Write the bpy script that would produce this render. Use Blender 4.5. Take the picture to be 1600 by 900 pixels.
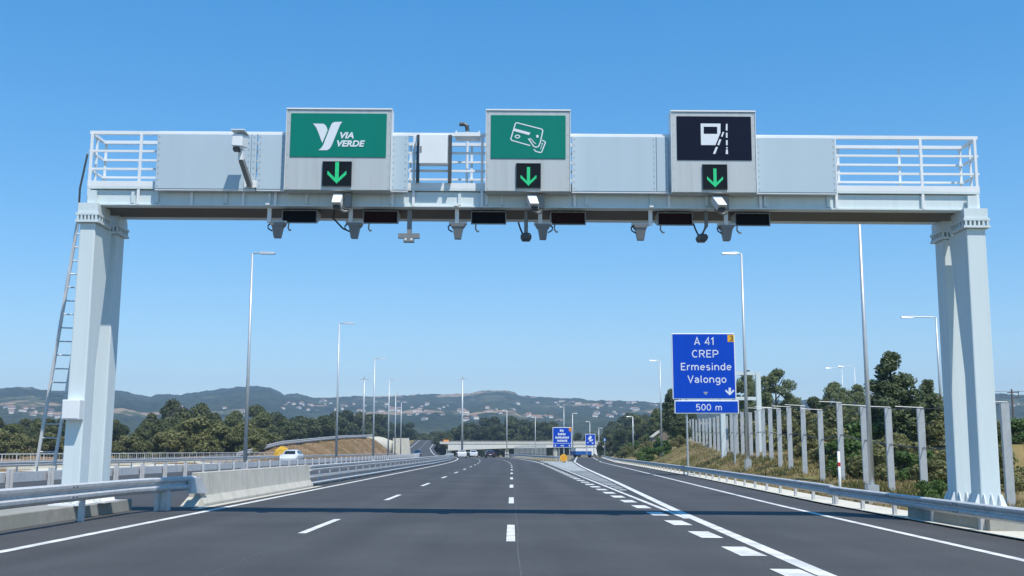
import bpy, bmesh, math, random
import numpy as np
from mathutils import Vector, Matrix, Euler
R = math.radians
random.seed(7)
SC = bpy.context.scene
COL = SC.collection
for o in list(bpy.data.objects): bpy.data.objects.remove(o, do_unlink=True)

# ------------------------------------------------------------------ camera, sky, sun, exposure
FPX, HC, HOR = 1700.0, 1.4, 704.0              # focal length in photo pixels, eye height, horizon row
TH = math.atan((HOR - 450) / FPX)
cam = bpy.data.cameras.new('camera'); camo = bpy.data.objects.new('camera', cam); COL.objects.link(camo)
cam.sensor_width = 36; cam.lens = 36 * FPX / 1600; cam.clip_start = 0.1; cam.clip_end = 20000
camo.location = (0, 0, HC); camo.rotation_euler = (R(90) + TH, 0, 0); SC.camera = camo
SUN = Vector((0.31, -0.46, 1.0)).normalized()
EL = math.asin(SUN.z); AZ = math.atan2(SUN.x, SUN.y)
w = bpy.data.worlds.new('World'); SC.world = w; w.use_nodes = True
nt = w.node_tree; nt.nodes.clear()
sky = nt.nodes.new('ShaderNodeTexSky'); sky.sky_type = 'NISHITA'; sky.sun_disc = False
sky.sun_elevation = EL; sky.sun_rotation = AZ; sky.altitude = 100
sky.air_density = 1.0; sky.dust_density = 0.0; sky.ozone_density = 3.0
bg = nt.nodes.new('ShaderNodeBackground'); bg.inputs['Strength'].default_value = 0.13
out = nt.nodes.new('ShaderNodeOutputWorld')
hs_ = nt.nodes.new('ShaderNodeHueSaturation'); hs_.inputs['Saturation'].default_value = 1.66; hs_.inputs['Value'].default_value = 2.02
gm_ = nt.nodes.new('ShaderNodeGamma'); gm_.inputs[1].default_value = 0.72; nt.links.new(sky.outputs[0], gm_.inputs[0]); nt.links.new(gm_.outputs[0], hs_.inputs['Color']); nt.links.new(hs_.outputs[0], bg.inputs['Color']); nt.links.new(bg.outputs[0], out.inputs[0])
sl = bpy.data.lights.new('sun', 'SUN'); sl.energy = 5.0; sl.angle = R(0.53); sl.color = (1, 0.945, 0.86)
so = bpy.data.objects.new('sun', sl); COL.objects.link(so)
so.rotation_euler = SUN.to_track_quat('Z', 'Y').to_euler(); so.location = (20, -30, 60)
SC.view_settings.view_transform = 'Standard'; SC.view_settings.look = 'None'
SC.view_settings.exposure = 0.1; SC.view_settings.gamma = 1.0
SC.cycles.max_bounces = 8; SC.cycles.volume_bounces = 0; SC.cycles.transparent_max_bounces = 8
SC.cycles.sample_clamp_indirect = 6

# ------------------------------------------------------------------ measuring: where a photo point lies
def P(px, py, Y):
    u = (px - 800) / FPX; v = (450 - py) / FPX
    d = Vector((u, math.cos(TH) - v * math.sin(TH), math.sin(TH) + v * math.cos(TH)))
    t = Y / d.y
    return Vector((d.x * t, Y, HC + d.z * t))
def lin(x, tab):
    if x <= tab[0][0]: return tab[0][1]
    for (a, b), (c, d) in zip(tab, tab[1:]):
        if x <= c: return b + (d - b) * (x - a) / (c - a)
    return tab[-1][1]
def nplin(x, tab): return np.interp(x, [t[0] for t in tab], [t[1] for t in tab])
def sst(t): t = np.clip(t, 0, 1); return t * t * (3 - 2 * t)

# ------------------------------------------------------------------ materials
M = {}
def mat(name, col, rough=0.6, metal=0.0, var=0.12, scale=3.0, bump=0.0, bscale=40.0, spec=0.5, streak=False, emit=0, coat=0.0, var2=None, scale2=0.5, dirt=None):
    m = bpy.data.materials.new(name); m.use_nodes = True; n = m.node_tree; b = n.nodes['Principled BSDF']
    b.inputs['Roughness'].default_value = rough; b.inputs['Metallic'].default_value = metal
    b.inputs['Specular IOR Level'].default_value = spec; b.inputs['Coat Weight'].default_value = coat
    tc = n.nodes.new('ShaderNodeTexCoord'); mp = n.nodes.new('ShaderNodeMapping'); n.links.new(tc.outputs['Object'], mp.inputs[0])
    if streak: mp.inputs['Scale'].default_value = (3.0, 3.0, 0.12)
    nz = n.nodes.new('ShaderNodeTexNoise'); nz.inputs['Scale'].default_value = scale; nz.inputs['Detail'].default_value = 6; nz.inputs['Roughness'].default_value = 0.65
    n.links.new(mp.outputs[0], nz.inputs['Vector'])
    rp = n.nodes.new('ShaderNodeValToRGB')
    rp.color_ramp.elements[0].position = 0.3; rp.color_ramp.elements[1].position = 0.7
    c0 = [max(0, c * (1 - var)) for c in col]; c1 = [min(1, c * (1 + var)) for c in col]
    rp.color_ramp.elements[0].color = (*c0, 1); rp.color_ramp.elements[1].color = (*c1, 1)
    n.links.new(nz.outputs['Fac'], rp.inputs[0]); last = rp.outputs[0]
    if var2:
        nz2 = n.nodes.new('ShaderNodeTexNoise'); nz2.inputs['Scale'].default_value = scale2; nz2.inputs['Detail'].default_value = 5
        n.links.new(tc.outputs['Object'], nz2.inputs['Vector'])
        r2 = n.nodes.new('ShaderNodeValToRGB'); r2.color_ramp.elements[0].position = 0.42; r2.color_ramp.elements[1].position = 0.62
        n.links.new(nz2.outputs['Fac'], r2.inputs[0])
        mx = n.nodes.new('ShaderNodeMixRGB'); n.links.new(r2.outputs[0], mx.inputs[0]); n.links.new(last, mx.inputs[1]); mx.inputs[2].default_value = (*var2, 1); last = mx.outputs[0]
    if dirt:
        nz3 = n.nodes.new('ShaderNodeTexNoise'); nz3.inputs['Scale'].default_value = 1.1; nz3.inputs['Detail'].default_value = 8
        mp3 = n.nodes.new('ShaderNodeMapping'); mp3.inputs['Scale'].default_value = (5, 5, 0.35); n.links.new(tc.outputs['Object'], mp3.inputs[0]); n.links.new(mp3.outputs[0], nz3.inputs['Vector'])
        r3 = n.nodes.new('ShaderNodeValToRGB'); r3.color_ramp.elements[0].position = 0.52; r3.color_ramp.elements[1].position = 0.8
        r3.color_ramp.elements[1].color = (0.6, 0.6, 0.6, 1); n.links.new(nz3.outputs['Fac'], r3.inputs[0])
        mx = n.nodes.new('ShaderNodeMixRGB'); n.links.new(r3.outputs[0], mx.inputs[0]); n.links.new(last, mx.inputs[1]); mx.inputs[2].default_value = (*dirt, 1); last = mx.outputs[0]
    n.links.new(last, b.inputs['Base Color'])
    if bump:
        nb = n.nodes.new('ShaderNodeTexNoise'); nb.inputs['Scale'].default_value = bscale; nb.inputs['Detail'].default_value = 4
        n.links.new(tc.outputs['Object'], nb.inputs['Vector'])
        bp = n.nodes.new('ShaderNodeBump'); bp.inputs['Strength'].default_value = bump; bp.inputs['Distance'].default_value = 0.02
        n.links.new(nb.outputs['Fac'], bp.inputs['Height']); n.links.new(bp.outputs[0], b.inputs['Normal'])
    if emit:
        b.inputs['Emission Color'].default_value = (*col, 1); b.inputs['Emission Strength'].default_value = emit
    M[name] = m; return m
mat('paint_steel', (0.64, 0.72, 0.725), 0.5, 0.0, 0.03, 1.2, streak=True, dirt=(0.53, 0.59, 0.585))
mat('panel_paint', (0.46, 0.56, 0.62), 0.45, 0.0, 0.02, 0.8, streak=True, dirt=(0.42, 0.515, 0.57))
mat('white_paint', (0.78, 0.80, 0.80), 0.45, 0.0, 0.04, 2.0)
mat('alu_housing', (0.55, 0.56, 0.54), 0.42, 0.25, 0.05, 1.0, streak=True, dirt=(0.43, 0.43, 0.40))
mat('galvanised', (0.56, 0.565, 0.565), 0.45, 0.12, 0.14, 5.0, bump=0.05, bscale=12, dirt=(0.36, 0.35, 0.34))
mat('post_galv', (0.50, 0.52, 0.53), 0.5, 0.2, 0.12, 4.0, dirt=(0.33, 0.33, 0.32))
mat('lamp_steel', (0.50, 0.53, 0.54), 0.45, 0.4, 0.08, 2.0)
mat('grey_plastic', (0.21, 0.22, 0.225), 0.5, 0, 0.08, 6)
mat('dark_steel', (0.07, 0.075, 0.08), 0.5, 0.3, 0.1, 5)
mat('black', (0.012, 0.013, 0.015), 0.45, 0, 0.15, 8)
mat('black_glass', (0.006, 0.006, 0.008), 0.6, 0, 0.2, 4, spec=0.08)
mat('red_glass', (0.022, 0.006, 0.005), 0.6, 0, 0.25, 9, spec=0.08)
mat('sign_green', (0.002, 0.20, 0.15), 0.5, 0, 0.05, 1.0, spec=0.15, streak=True)
mat('sign_navy', (0.004, 0.008, 0.024), 0.5, 0, 0.1, 1.0, spec=0.12)
mat('sign_blue', (0.002, 0.062, 0.50), 0.55, 0, 0.06, 1.5, spec=0.12, streak=True)
mat('sign_white', (0.72, 0.76, 0.80), 0.5, 0, 0.03, 2.0)
mat('sign_back', (0.35, 0.37, 0.38), 0.5, 0.3, 0.06, 2)
mat('sign_yellow', (0.80, 0.42, 0.02), 0.5, 0, 0.03, 2)
mat('led_green', (0.02, 0.55, 0.22), 0.5, 0, 0.0, 2, emit=0.45)
mat('led_screen', (0.006, 0.010, 0.014), 0.5, 0, 0.1, 3, spec=0.15)
mat('concrete', (0.49, 0.465, 0.40), 0.85, 0, 0.14, 2.2, bump=0.25, bscale=25, dirt=(0.33, 0.315, 0.275))
mat('pale_concrete', (0.60, 0.57, 0.47), 0.85, 0, 0.08, 0.7, dirt=(0.46, 0.43, 0.35))
mat('plinth_concrete', (0.31, 0.305, 0.275), 0.9, 0, 0.2, 3, bump=0.3, bscale=30, var2=(0.28, 0.28, 0.24), scale2=1.4)
mat('marking', (0.72, 0.72, 0.68), 0.7, 0, 0.12, 14, var2=(0.52, 0.52, 0.49), scale2=2.3)
mat('hatch_paint', (0.46, 0.48, 0.46), 0.7, 0, 0.18, 2.5, var2=(0.36, 0.38, 0.37), scale2=0.8)
mat('seam', (0.085, 0.085, 0.088), 0.8, 0, 0.3, 3)
mat('bridge_concrete', (0.74, 0.72, 0.65), 0.85, 0, 0.05, 0.4)
mat('car_white', (0.66, 0.66, 0.66), 0.25, 0, 0.02, 2, coat=0.6)
mat('car_dark', (0.030, 0.012, 0.018), 0.25, 0, 0.02, 2, coat=0.7)
mat('car_blue', (0.012, 0.022, 0.06), 0.25, 0, 0.02, 2, coat=0.7)
mat('truck_blue', (0.012, 0.10, 0.36), 0.4, 0, 0.05, 2)
mat('truck_white', (0.78, 0.78, 0.77), 0.4, 0, 0.05, 2)
mat('tyre', (0.018, 0.018, 0.019), 0.8, 0, 0.1, 6)
mat('rim', (0.45, 0.45, 0.46), 0.35, 0.7, 0.05, 4)
mat('car_glass', (0.018, 0.022, 0.026), 0.08, 0, 0.1, 3)
mat('tail_red', (0.42, 0.012, 0.012), 0.3, 0, 0.05, 3)
mat('headlamp', (0.7, 0.72, 0.74), 0.15, 0, 0.05, 3)
mat('plate', (0.7, 0.7, 0.66), 0.5, 0, 0.02, 2)
mat('band_red', (0.55, 0.03, 0.03), 0.5, 0, 0.05, 3)
mat('orange', (0.75, 0.27, 0.02), 0.6, 0, 0.08, 2)
mat('bark', (0.095, 0.078, 0.062), 0.9, 0, 0.3, 6, bump=0.5, bscale=14)
mat('wood_pole', (0.12, 0.10, 0.085), 0.9, 0, 0.2, 3)
mat('house_wall', (0.72, 0.68, 0.60), 0.85, 0, 0.06, 0.4)
mat('house_roof', (0.30, 0.17, 0.12), 0.85, 0, 0.15, 0.7)
mat('house_window', (0.03, 0.035, 0.04), 0.2, 0, 0.1, 1)
mat('brown_wall', (0.20, 0.165, 0.13), 0.9, 0, 0.15, 1.2)
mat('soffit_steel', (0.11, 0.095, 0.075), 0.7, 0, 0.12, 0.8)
mat('yellow_sheet', (0.55, 0.33, 0.03), 0.9, 0, 0.2, 0.8)

def leafmat(name, dark, light, transl=0.22):
    m = bpy.data.materials.new(name); m.use_nodes = True; n = m.node_tree; b = n.nodes['Principled BSDF']; o_ = n.nodes['Material Output']
    g = n.nodes.new('ShaderNodeNewGeometry'); oi = n.nodes.new('ShaderNodeObjectInfo')
    mx = n.nodes.new('ShaderNodeMixRGB'); mx.inputs[1].default_value = (*dark, 1); mx.inputs[2].default_value = (*light, 1)
    ad = n.nodes.new('ShaderNodeMath'); ad.operation = 'MULTIPLY_ADD'; ad.inputs[1].default_value = 0.55
    n.links.new(g.outputs['Random Per Island'], ad.inputs[0])
    ml = n.nodes.new('ShaderNodeMath'); ml.operation = 'MULTIPLY'; ml.inputs[1].default_value = 0.6; n.links.new(oi.outputs['Random'], ml.inputs[0])
    n.links.new(ml.outputs[0], ad.inputs[2]); n.links.new(ad.outputs[0], mx.inputs[0])
    n.links.new(mx.outputs[0], b.inputs['Base Color']); b.inputs['Roughness'].default_value = 0.6; b.inputs['Specular IOR Level'].default_value = 0.25
    t = n.nodes.new('ShaderNodeBsdfTranslucent'); n.links.new(mx.outputs[0], t.inputs[0])
    ms = n.nodes.new('ShaderNodeMixShader'); ms.inputs[0].default_value = transl
    n.links.new(b.outputs[0], ms.inputs[1]); n.links.new(t.outputs[0], ms.inputs[2]); n.links.new(ms.outputs[0], o_.inputs[0])
    M[name] = m
leafmat('leaf_wood', (0.050, 0.066, 0.026), (0.165, 0.185, 0.070), .30)
leafmat('leaf_dark', (0.036, 0.054, 0.026), (0.115, 0.140, 0.060), .28)
leafmat('leaf_brown', (0.050, 0.046, 0.028), (0.13, 0.112, 0.070))
leafmat('leaf_olive', (0.10, 0.115, 0.040), (0.23, 0.225, 0.09), .3)
leafmat('leaf_bush', (0.040, 0.085, 0.018), (0.12, 0.19, 0.05))
leafmat('leaf_fir', (0.080, 0.112, 0.052), (0.235, 0.270, 0.125), .36)
leafmat('dry_grass', (0.17, 0.12, 0.045), (0.40, 0.31, 0.14), 0.3)
leafmat('green_grass', (0.09, 0.10, 0.025), (0.20, 0.20, 0.06), 0.3)

# asphalt: fine aggregate, worn wheel tracks along the lanes
def asphalt():
    m = bpy.data.materials.new('asphalt'); m.use_nodes = True; n = m.node_tree; b = n.nodes['Principled BSDF']
    tc = n.nodes.new('ShaderNodeTexCoord')
    mp = n.nodes.new('ShaderNodeMapping'); mp.inputs['Scale'].default_value = (1.0, 0.03, 1); n.links.new(tc.outputs['Object'], mp.inputs[0])
    a = n.nodes.new('ShaderNodeTexNoise'); a.inputs['Scale'].default_value = 1.1; a.inputs['Detail'].default_value = 5; n.links.new(mp.outputs[0], a.inputs['Vector'])
    c = n.nodes.new('ShaderNodeTexNoise'); c.inputs['Scale'].default_value = 60; c.inputs['Detail'].default_value = 3; n.links.new(tc.outputs['Object'], c.inputs['Vector'])
    d = n.nodes.new('ShaderNodeTexNoise'); d.inputs['Scale'].default_value = 0.35; d.inputs['Detail'].default_value = 6; n.links.new(tc.outputs['Object'], d.inputs['Vector'])
    def ramp(s, lo, hi, v0, v1):
        r = n.nodes.new('ShaderNodeMapRange'); r.inputs[1].default_value = lo; r.inputs[2].default_value = hi; r.inputs[3].default_value = v0; r.inputs[4].default_value = v1; n.links.new(s, r.inputs[0]); return r.outputs[0]
    def mul(x, y):
        k = n.nodes.new('ShaderNodeMath'); k.operation = 'MULTIPLY'; n.links.new(x, k.inputs[0]); n.links.new(y, k.inputs[1]); return k.outputs[0]
    sx = n.nodes.new('ShaderNodeSeparateXYZ'); n.links.new(tc.outputs['Object'], sx.inputs[0])
    wv = n.nodes.new('ShaderNodeMath'); wv.operation = 'MULTIPLY'; wv.inputs[1].default_value = 2*math.pi/1.75; n.links.new(sx.outputs[0], wv.inputs[0])
    cs = n.nodes.new('ShaderNodeMath'); cs.operation = 'COSINE'; n.links.new(wv.outputs[0], cs.inputs[0])
    trk = ramp(cs.outputs[0], -1, 1, .955, 1.045)
    f = mul(trk, mul(mul(ramp(a.outputs['Fac'], .3, .7, .88, 1.12), ramp(c.outputs['Fac'], .3, .7, .72, 1.3)), ramp(d.outputs['Fac'], .3, .7, .84, 1.14)))
    mx = n.nodes.new('ShaderNodeMixRGB'); mx.blend_type = 'MULTIPLY'; mx.inputs[0].default_value = 1; mx.inputs[1].default_value = (0.064, 0.064, 0.064, 1); n.links.new(f, mx.inputs[2])
    n.links.new(mx.outputs[0], b.inputs['Base Color']); b.inputs['Roughness'].default_value = 0.82; b.inputs['Specular IOR Level'].default_value = 0.3
    bp = n.nodes.new('ShaderNodeBump'); bp.inputs['Strength'].default_value = 0.35; bp.inputs['Distance'].default_value = 0.01
    n.links.new(c.outputs['Fac'], bp.inputs['Height']); n.links.new(bp.outputs[0], b.inputs['Normal']); M['asphalt'] = m
asphalt()
def groundmat(name, c1, c2, c3, s1=0.06, s2=0.9, bump=0.6):
    m = bpy.data.materials.new(name); m.use_nodes = True; n = m.node_tree; b = n.nodes['Principled BSDF']
    tc = n.nodes.new('ShaderNodeTexCoord')
    def nz(s, dt=8):
        x = n.nodes.new('ShaderNodeTexNoise'); x.inputs['Scale'].default_value = s; x.inputs['Detail'].default_value = dt; x.inputs['Roughness'].default_value = 0.65; n.links.new(tc.outputs['Object'], x.inputs['Vector']); return x.outputs['Fac']
    def rp(s, a, b_):
        r = n.nodes.new('ShaderNodeMapRange'); r.inputs[1].default_value = a; r.inputs[2].default_value = b_; n.links.new(s, r.inputs[0]); return r.outputs[0]
    x1 = n.nodes.new('ShaderNodeMixRGB'); n.links.new(rp(nz(s1), .42, .58), x1.inputs[0]); x1.inputs[1].default_value = (*c1, 1); x1.inputs[2].default_value = (*c2, 1)
    x2 = n.nodes.new('ShaderNodeMixRGB'); n.links.new(rp(nz(s2), .45, .7), x2.inputs[0]); n.links.new(x1.outputs[0], x2.inputs[1]); x2.inputs[2].default_value = (*c3, 1)
    n.links.new(x2.outputs[0], b.inputs['Base Color']); b.inputs['Roughness'].default_value = 0.95; b.inputs['Specular IOR Level'].default_value = 0.1
    bp = n.nodes.new('ShaderNodeBump'); bp.inputs['Strength'].default_value = bump; bp.inputs['Distance'].default_value = 0.15
    n.links.new(nz(s2 * 3), bp.inputs['Height']); n.links.new(bp.outputs[0], b.inputs['Normal']); M[name] = m
groundmat('verge', (0.27, 0.205, 0.095), (0.17, 0.155, 0.055), (0.19, 0.125, 0.07), 0.16, 0.7)
groundmat('mound_soil', (0.185, 0.118, 0.055), (0.29, 0.19, 0.115), (0.145, 0.105, 0.045), 0.13, 0.5)
groundmat('hill_ground', (0.030, 0.044, 0.022), (0.058, 0.070, 0.036), (0.014, 0.022, 0.012), 0.006, 0.055, 1.0)

# ------------------------------------------------------------------ mesh helpers
class MB:
    def __init__(s): s.v = []; s.f = []
    def add(s, vs, fs):
        n = len(s.v); s.v += [tuple(v) for v in vs]; s.f += [[i + n for i in f] for f in fs]; return s
    def box(s, x0, x1, y0, y1, z0, z1):
        return s.add([(x0,y0,z0),(x1,y0,z0),(x1,y1,z0),(x0,y1,z0),(x0,y0,z1),(x1,y0,z1),(x1,y1,z1),(x0,y1,z1)],
                     [(0,3,2,1),(4,5,6,7),(0,1,5,4),(1,2,6,5),(2,3,7,6),(3,0,4,7)])
    def hexa(s, bot, top):   # four bottom corners and four top corners
        return s.add(list(bot) + list(top), [(3,2,1,0),(4,5,6,7),(0,1,5,4),(1,2,6,5),(2,3,7,6),(3,0,4,7)])
    def tube(s, pts, r, n=8, r1=None, cap=True):
        pts = [Vector(p) for p in pts]; k = len(pts); base = len(s.v); rings = []
        for i, p in enumerate(pts):
            d = (pts[min(i+1, k-1)] - pts[max(i-1, 0)]).normalized()
            a = d.cross(Vector((0, 0, 1)) if abs(d.z) < 0.95 else Vector((1, 0, 0))).normalized(); b = d.cross(a)
            rr = r if r1 is None else r + (r1 - r) * i / (k - 1)
            rings.append([p + (a * math.cos(2*math.pi*j/n) + b * math.sin(2*math.pi*j/n)) * rr for j in range(n)])
        vs = [q for g in rings for q in g]; fs = []
        for i in range(k-1):
            for j in range(n): fs.append((i*n+j, i*n+(j+1) % n, (i+1)*n+(j+1) % n, (i+1)*n+j))
        if cap: fs.append(tuple(range(n-1, -1, -1))); fs.append(tuple((k-1)*n+j for j in range(n)))
        return s.add(vs, fs)
    def bar(s, a, b, w, h=None):   # square bar between two points
        h = h or w; a = Vector(a); b = Vector(b); d = (b - a).normalized()
        x = d.cross(Vector((0, 0, 1)) if abs(d.z) < 0.95 else Vector((0, 1, 0))).normalized(); y = x.cross(d)
        q = [(-1,-1),(1,-1),(1,1),(-1,1)]
        return s.hexa([a + x*w/2*i + y*h/2*j for i, j in q], [b + x*w/2*i + y*h/2*j for i, j in q])
    def prism(s, poly, y0, y1):    # polygon in x,z pushed from y0 to y1
        n = len(poly)
        vs = [(x, y0, z) for x, z in poly] + [(x, y1, z) for x, z in poly]
        return s.add(vs, [tuple(range(n)), tuple(range(2*n-1, n-1, -1))] + [(i, i+n, (i+1) % n + n, (i+1) % n) for i in range(n)])
    def build(s, name, m, parent=None, smooth=False, loc=None):
        me = bpy.data.meshes.new(name); me.from_pydata(s.v, [], s.f)
        bm = bmesh.new(); bm.from_mesh(me); bmesh.ops.recalc_face_normals(bm, faces=bm.faces); bm.to_mesh(me); bm.free()
        me.materials.append(M[m] if isinstance(m, str) else m)
        if smooth: me.polygons.foreach_set('use_smooth', [True] * len(me.polygons))
        o = bpy.data.objects.new(name, me); COL.objects.link(o)
        if parent: o.parent = parent
        if loc is not None: o.location = loc
        return o
def bevel(o, w=0.02, seg=2):
    b = o.modifiers.new('bevel', 'BEVEL'); b.width = w; b.segments = seg; b.limit_method = 'ANGLE'; return o
def tag(o, label=None, cat=None, group=None, kind=None):
    if label: o['label'] = label
    if cat: o['category'] = cat
    if group: o['group'] = group
    if kind: o['kind'] = kind
    return o
def thing(name, label, cat, loc=(0,0,0), rot=(0,0,0), group=None):
    o = bpy.data.objects.new(name, None); COL.objects.link(o); o.location = loc; o.rotation_euler = rot; o.empty_display_size = .2
    return tag(o, label, cat, group)
def copy_tree(o, parent=None):
    c = o.copy(); COL.objects.link(c)
    if parent: c.parent = parent
    for ch in [k for k in o.children]: copy_tree(ch, c)
    return c
def struct(o): o['kind'] = 'structure'; return o
def ribbon(pts, w):   # mitred flat stroke in x,z: left and right outlines
    pts = [Vector((p[0], p[1])) for p in pts]; n = len(pts); closed = (pts[0] - pts[-1]).length < 1e-6
    if closed: pts = pts[:-1]; n -= 1
    L, Rr = [], []
    for i in range(n):
        a = pts[i-1] if (i > 0 or closed) else None; b = pts[(i+1) % n] if (i < n-1 or closed) else None
        d1 = (pts[i] - a).normalized() if a is not None else None; d2 = (b - pts[i]).normalized() if b is not None else None
        d = ((d1 or d2) + (d2 or d1)).normalized(); nn = Vector((-d.y, d.x))
        k = 1.0 / max(0.45, nn.dot(Vector((-(d1 or d2).y, (d1 or d2).x)))); L.append(pts[i] + nn * w/2 * k); Rr.append(pts[i] - nn * w/2 * k)
    if closed: L.append(L[0]); Rr.append(Rr[0])
    return L, Rr
def stroke(mb, pts, w, y, th=0.004):
    L, Rr = ribbon(pts, w); n = len(L)
    vs = [(p.x, y, p.y) for p in L] + [(p.x, y, p.y) for p in Rr] + [(p.x, y+th, p.y) for p in L] + [(p.x, y+th, p.y) for p in Rr]
    fs = []
    for i in range(n-1):
        fs += [(i, i+1, n+i+1, n+i), (2*n+i, 3*n+i, 3*n+i+1, 2*n+i+1), (i, 2*n+i, 2*n+i+1, i+1), (n+i, n+i+1, 3*n+i+1, 3*n+i)]
    fs += [(0, n, 3*n, 2*n), (n-1, 3*n-1, 4*n-1, 2*n-1)]
    mb.add(vs, fs)
def lettering(txt, x0, x1, zc, y, m, parent, height=None, shear=0.0, bold=0.0, name='lettering'):
    cu = bpy.data.curves.new('t', 'FONT'); cu.body = txt; cu.size = 1; cu.shear = shear; cu.extrude = 0.003; cu.offset = bold; cu.resolution_u = 3
    o = bpy.data.objects.new('t', cu); COL.objects.link(o); dg = bpy.context.evaluated_depsgraph_get(); dg.update()
    me = bpy.data.meshes.new_from_object(o.evaluated_get(dg)); bpy.data.objects.remove(o)
    co = np.array([v.co[:] for v in me.vertices]); lo, hi = co.min(0), co.max(0)
    sx = (x1 - x0) / (hi[0] - lo[0]); sz = sx if height is None else height / (hi[1] - lo[1])
    for v in me.vertices:
        c = v.co.copy(); v.co = (x0 + (c.x - lo[0]) * sx, y - c.z, zc + (c.y - (lo[1] + hi[1]) / 2) * sz)
    me.materials.clear(); me.materials.append(M[m]); ob = bpy.data.objects.new(name, me); COL.objects.link(ob); ob.parent = parent; return ob

def arc(cx, cz, rx, rz, a0, a1, n=10): return [(cx + rx*math.cos(R(a0 + (a1-a0)*i/n)), cz + rz*math.sin(R(a0 + (a1-a0)*i/n))) for i in range(n+1)]
GLY = {  # road-sign alphabet drawn as strokes: advance width, strokes (cap height 1)
 'A': (.80, [[(.06, 0), (.40, 1), (.74, 0)], [(.19, .30), (.61, .30)]]), '4': (.72, [[(.50, 0), (.50, 1), (.06, .28), (.68, .28)]]), '1': (.46, [[(.06, .76), (.30, .97), (.30, 0)]]),
 'C': (.74, [arc(.40, .5, .32, .46, 48, 312, 16)]), 'R': (.74, [[(.08, 0), (.08, .95), (.38, .95)] + arc(.40, .72, .24, .23, 80, -90, 8) + [(.08, .49)], [(.38, .49), (.66, 0)]]),
 'E': (.66, [[(.60, .95), (.09, .95), (.09, .05), (.60, .05)], [(.09, .51), (.52, .51)]]), 'P': (.70, [[(.08, 0), (.08, .95), (.38, .95)] + arc(.40, .69, .25, .26, 80, -90, 8) + [(.08, .43)]]),
 'V': (.76, [[(.05, 1), (.38, .03), (.71, 1)]]), 'r': (.44, [[(.08, 0), (.08, .70)], [(.08, .42)] + arc(.36, .38, .26, .28, 160, 80, 6)]),
 'm': (1.0, [[(.08, 0), (.08, .70)], [(.08, .45)] + arc(.29, .44, .20, .22, 170, 0, 8) + [(.49, 0)], [(.49, .45)] + arc(.70, .44, .20, .22, 170, 0, 8) + [(.90, 0)]]),
 'n': (.66, [[(.08, 0), (.08, .70)], [(.08, .43)] + arc(.32, .42, .24, .24, 170, 0, 8) + [(.56, 0)]]), 'e': (.66, [[(.10, .37), (.58, .37)] + arc(.34, .35, .25, .30, 5, 318, 16)]),
 's': (.58, [arc(.29, .50, .19, .155, 35, 250, 9) + arc(.29, .19, .21, .155, 75, -145, 10)]), 'i': (.26, [[(.13, 0), (.13, .70)], [(.13, .86), (.13, 1.0)]]), 'l': (.28, [[(.12, 1), (.12, .12), (.22, .04)]]),
 'd': (.66, [[(.56, 0), (.56, 1)], arc(.32, .35, .24, .31, 28, 332, 14)]), 'a': (.62, [arc(.29, .42, .23, .24, 150, 20, 7) + [(.52, .40), (.52, 0)], [(.50, .38), (.30, .38)] + arc(.27, .205, .18, .17, 95, 270, 7) + [(.36, .05), (.50, .14)]]),
 'o': (.66, [arc(.33, .35, .25, .31, 0, 360, 18)]), 'g': (.66, [[(.56, .70), (.56, -.08)] + arc(.33, -.08, .23, .19, 0, -150, 8), arc(.32, .37, .24, .29, 28, 332, 14)]),
 '5': (.68, [[(.58, .95), (.14, .95), (.11, .52)] + arc(.33, .33, .26, .29, 120, -150, 12)]), '0': (.70, [arc(.35, .5, .27, .46, 0, 360, 20)]), '3': (.66, [arc(.31, .74, .21, .22, 150, -80, 10), arc(.31, .27, .25, .24, 85, -155, 12)]), ' ': (.42, [])}
def sign_text(txt, x0, x1, zbase, caph, y, m, parent, wt=.135):
    tot = sum(GLY[c][0] for c in txt) + .10*(len(txt) - 1); sx = (x1 - x0)/tot; x = x0; mb = MB(); k = 0
    for c in txt:
        for st_ in GLY[c][1]: stroke(mb, [(x + p*sx, zbase + q*caph) for p, q in st_], wt*caph, y - .0006*(k % 4), .0045); k += 1
        x += (GLY[c][0] + .10)*sx
    return mb.build('lettering', m, parent)
# ------------------------------------------------------------------ alignment of the roads
def cY(Y):
    Y = np.asarray(Y, float); q = np.clip(Y - 95, 0, None); k = np.clip(Y - 260, 0, None)
    return np.where(Y <= 260, -q*q/3600.0, -165*165/3600.0 - 0.0917*k)
def c1(Y): return float(cY(Y))
GORE = [(-20, 3.45), (12, 3.60), (27, 3.95), (37, 4.3), (50, 4.76), (74, 5.5), (100, 6.35), (143, 8.1), (230, 13.5), (345, 21.5)]
XR = [(-20, 6.5), (14, 6.8), (30, 7.15), (56, 8.2), (86, 9.4), (143, 11.6), (230, 17), (345, 25)]
RR = [(-20, 8.5), (15, 8.55), (20, 8.57), (30, 8.76), (59, 10.3), (100, 12.0), (143, 13.4), (230, 18.8), (345, 26.8)]
FENCE = [(0, 13.2), (20, 13.7), (40, 14), (49, 14.05), (58, 14.5), (66, 15), (80, 16), (106, 19.5), (164, 26), (230, 31), (345, 40)]
FZ = [(0, -.1), (41, -.08), (49, .12), (58, .85), (66, 1.0), (80, 1.2), (106, 1.85), (164, 3.0), (220, 4.2), (300, 3.5), (345, 2.0), (420, 0)]
OR_ = [(-20, -15), (95, -15), (183, -16.3), (264, -17), (330, -23), (390, -28.5), (450, -31), (560, -30)]
OL_ = [(-20, -26.5), (95, -26.5), (183, -26.5), (264, -26), (330, -32), (390, -37), (450, -39), (560, -38)]
MOUND = [(0, 0.1), (136, .12), (166, 2.0), (222, 3.6), (292, 4.9), (297, .6), (330, .6), (450, 3), (600, 0)]
def dip(Y): Y = np.asarray(Y, float); return -np.clip(Y - 245, 0, 100)**2 / 2200.0
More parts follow.
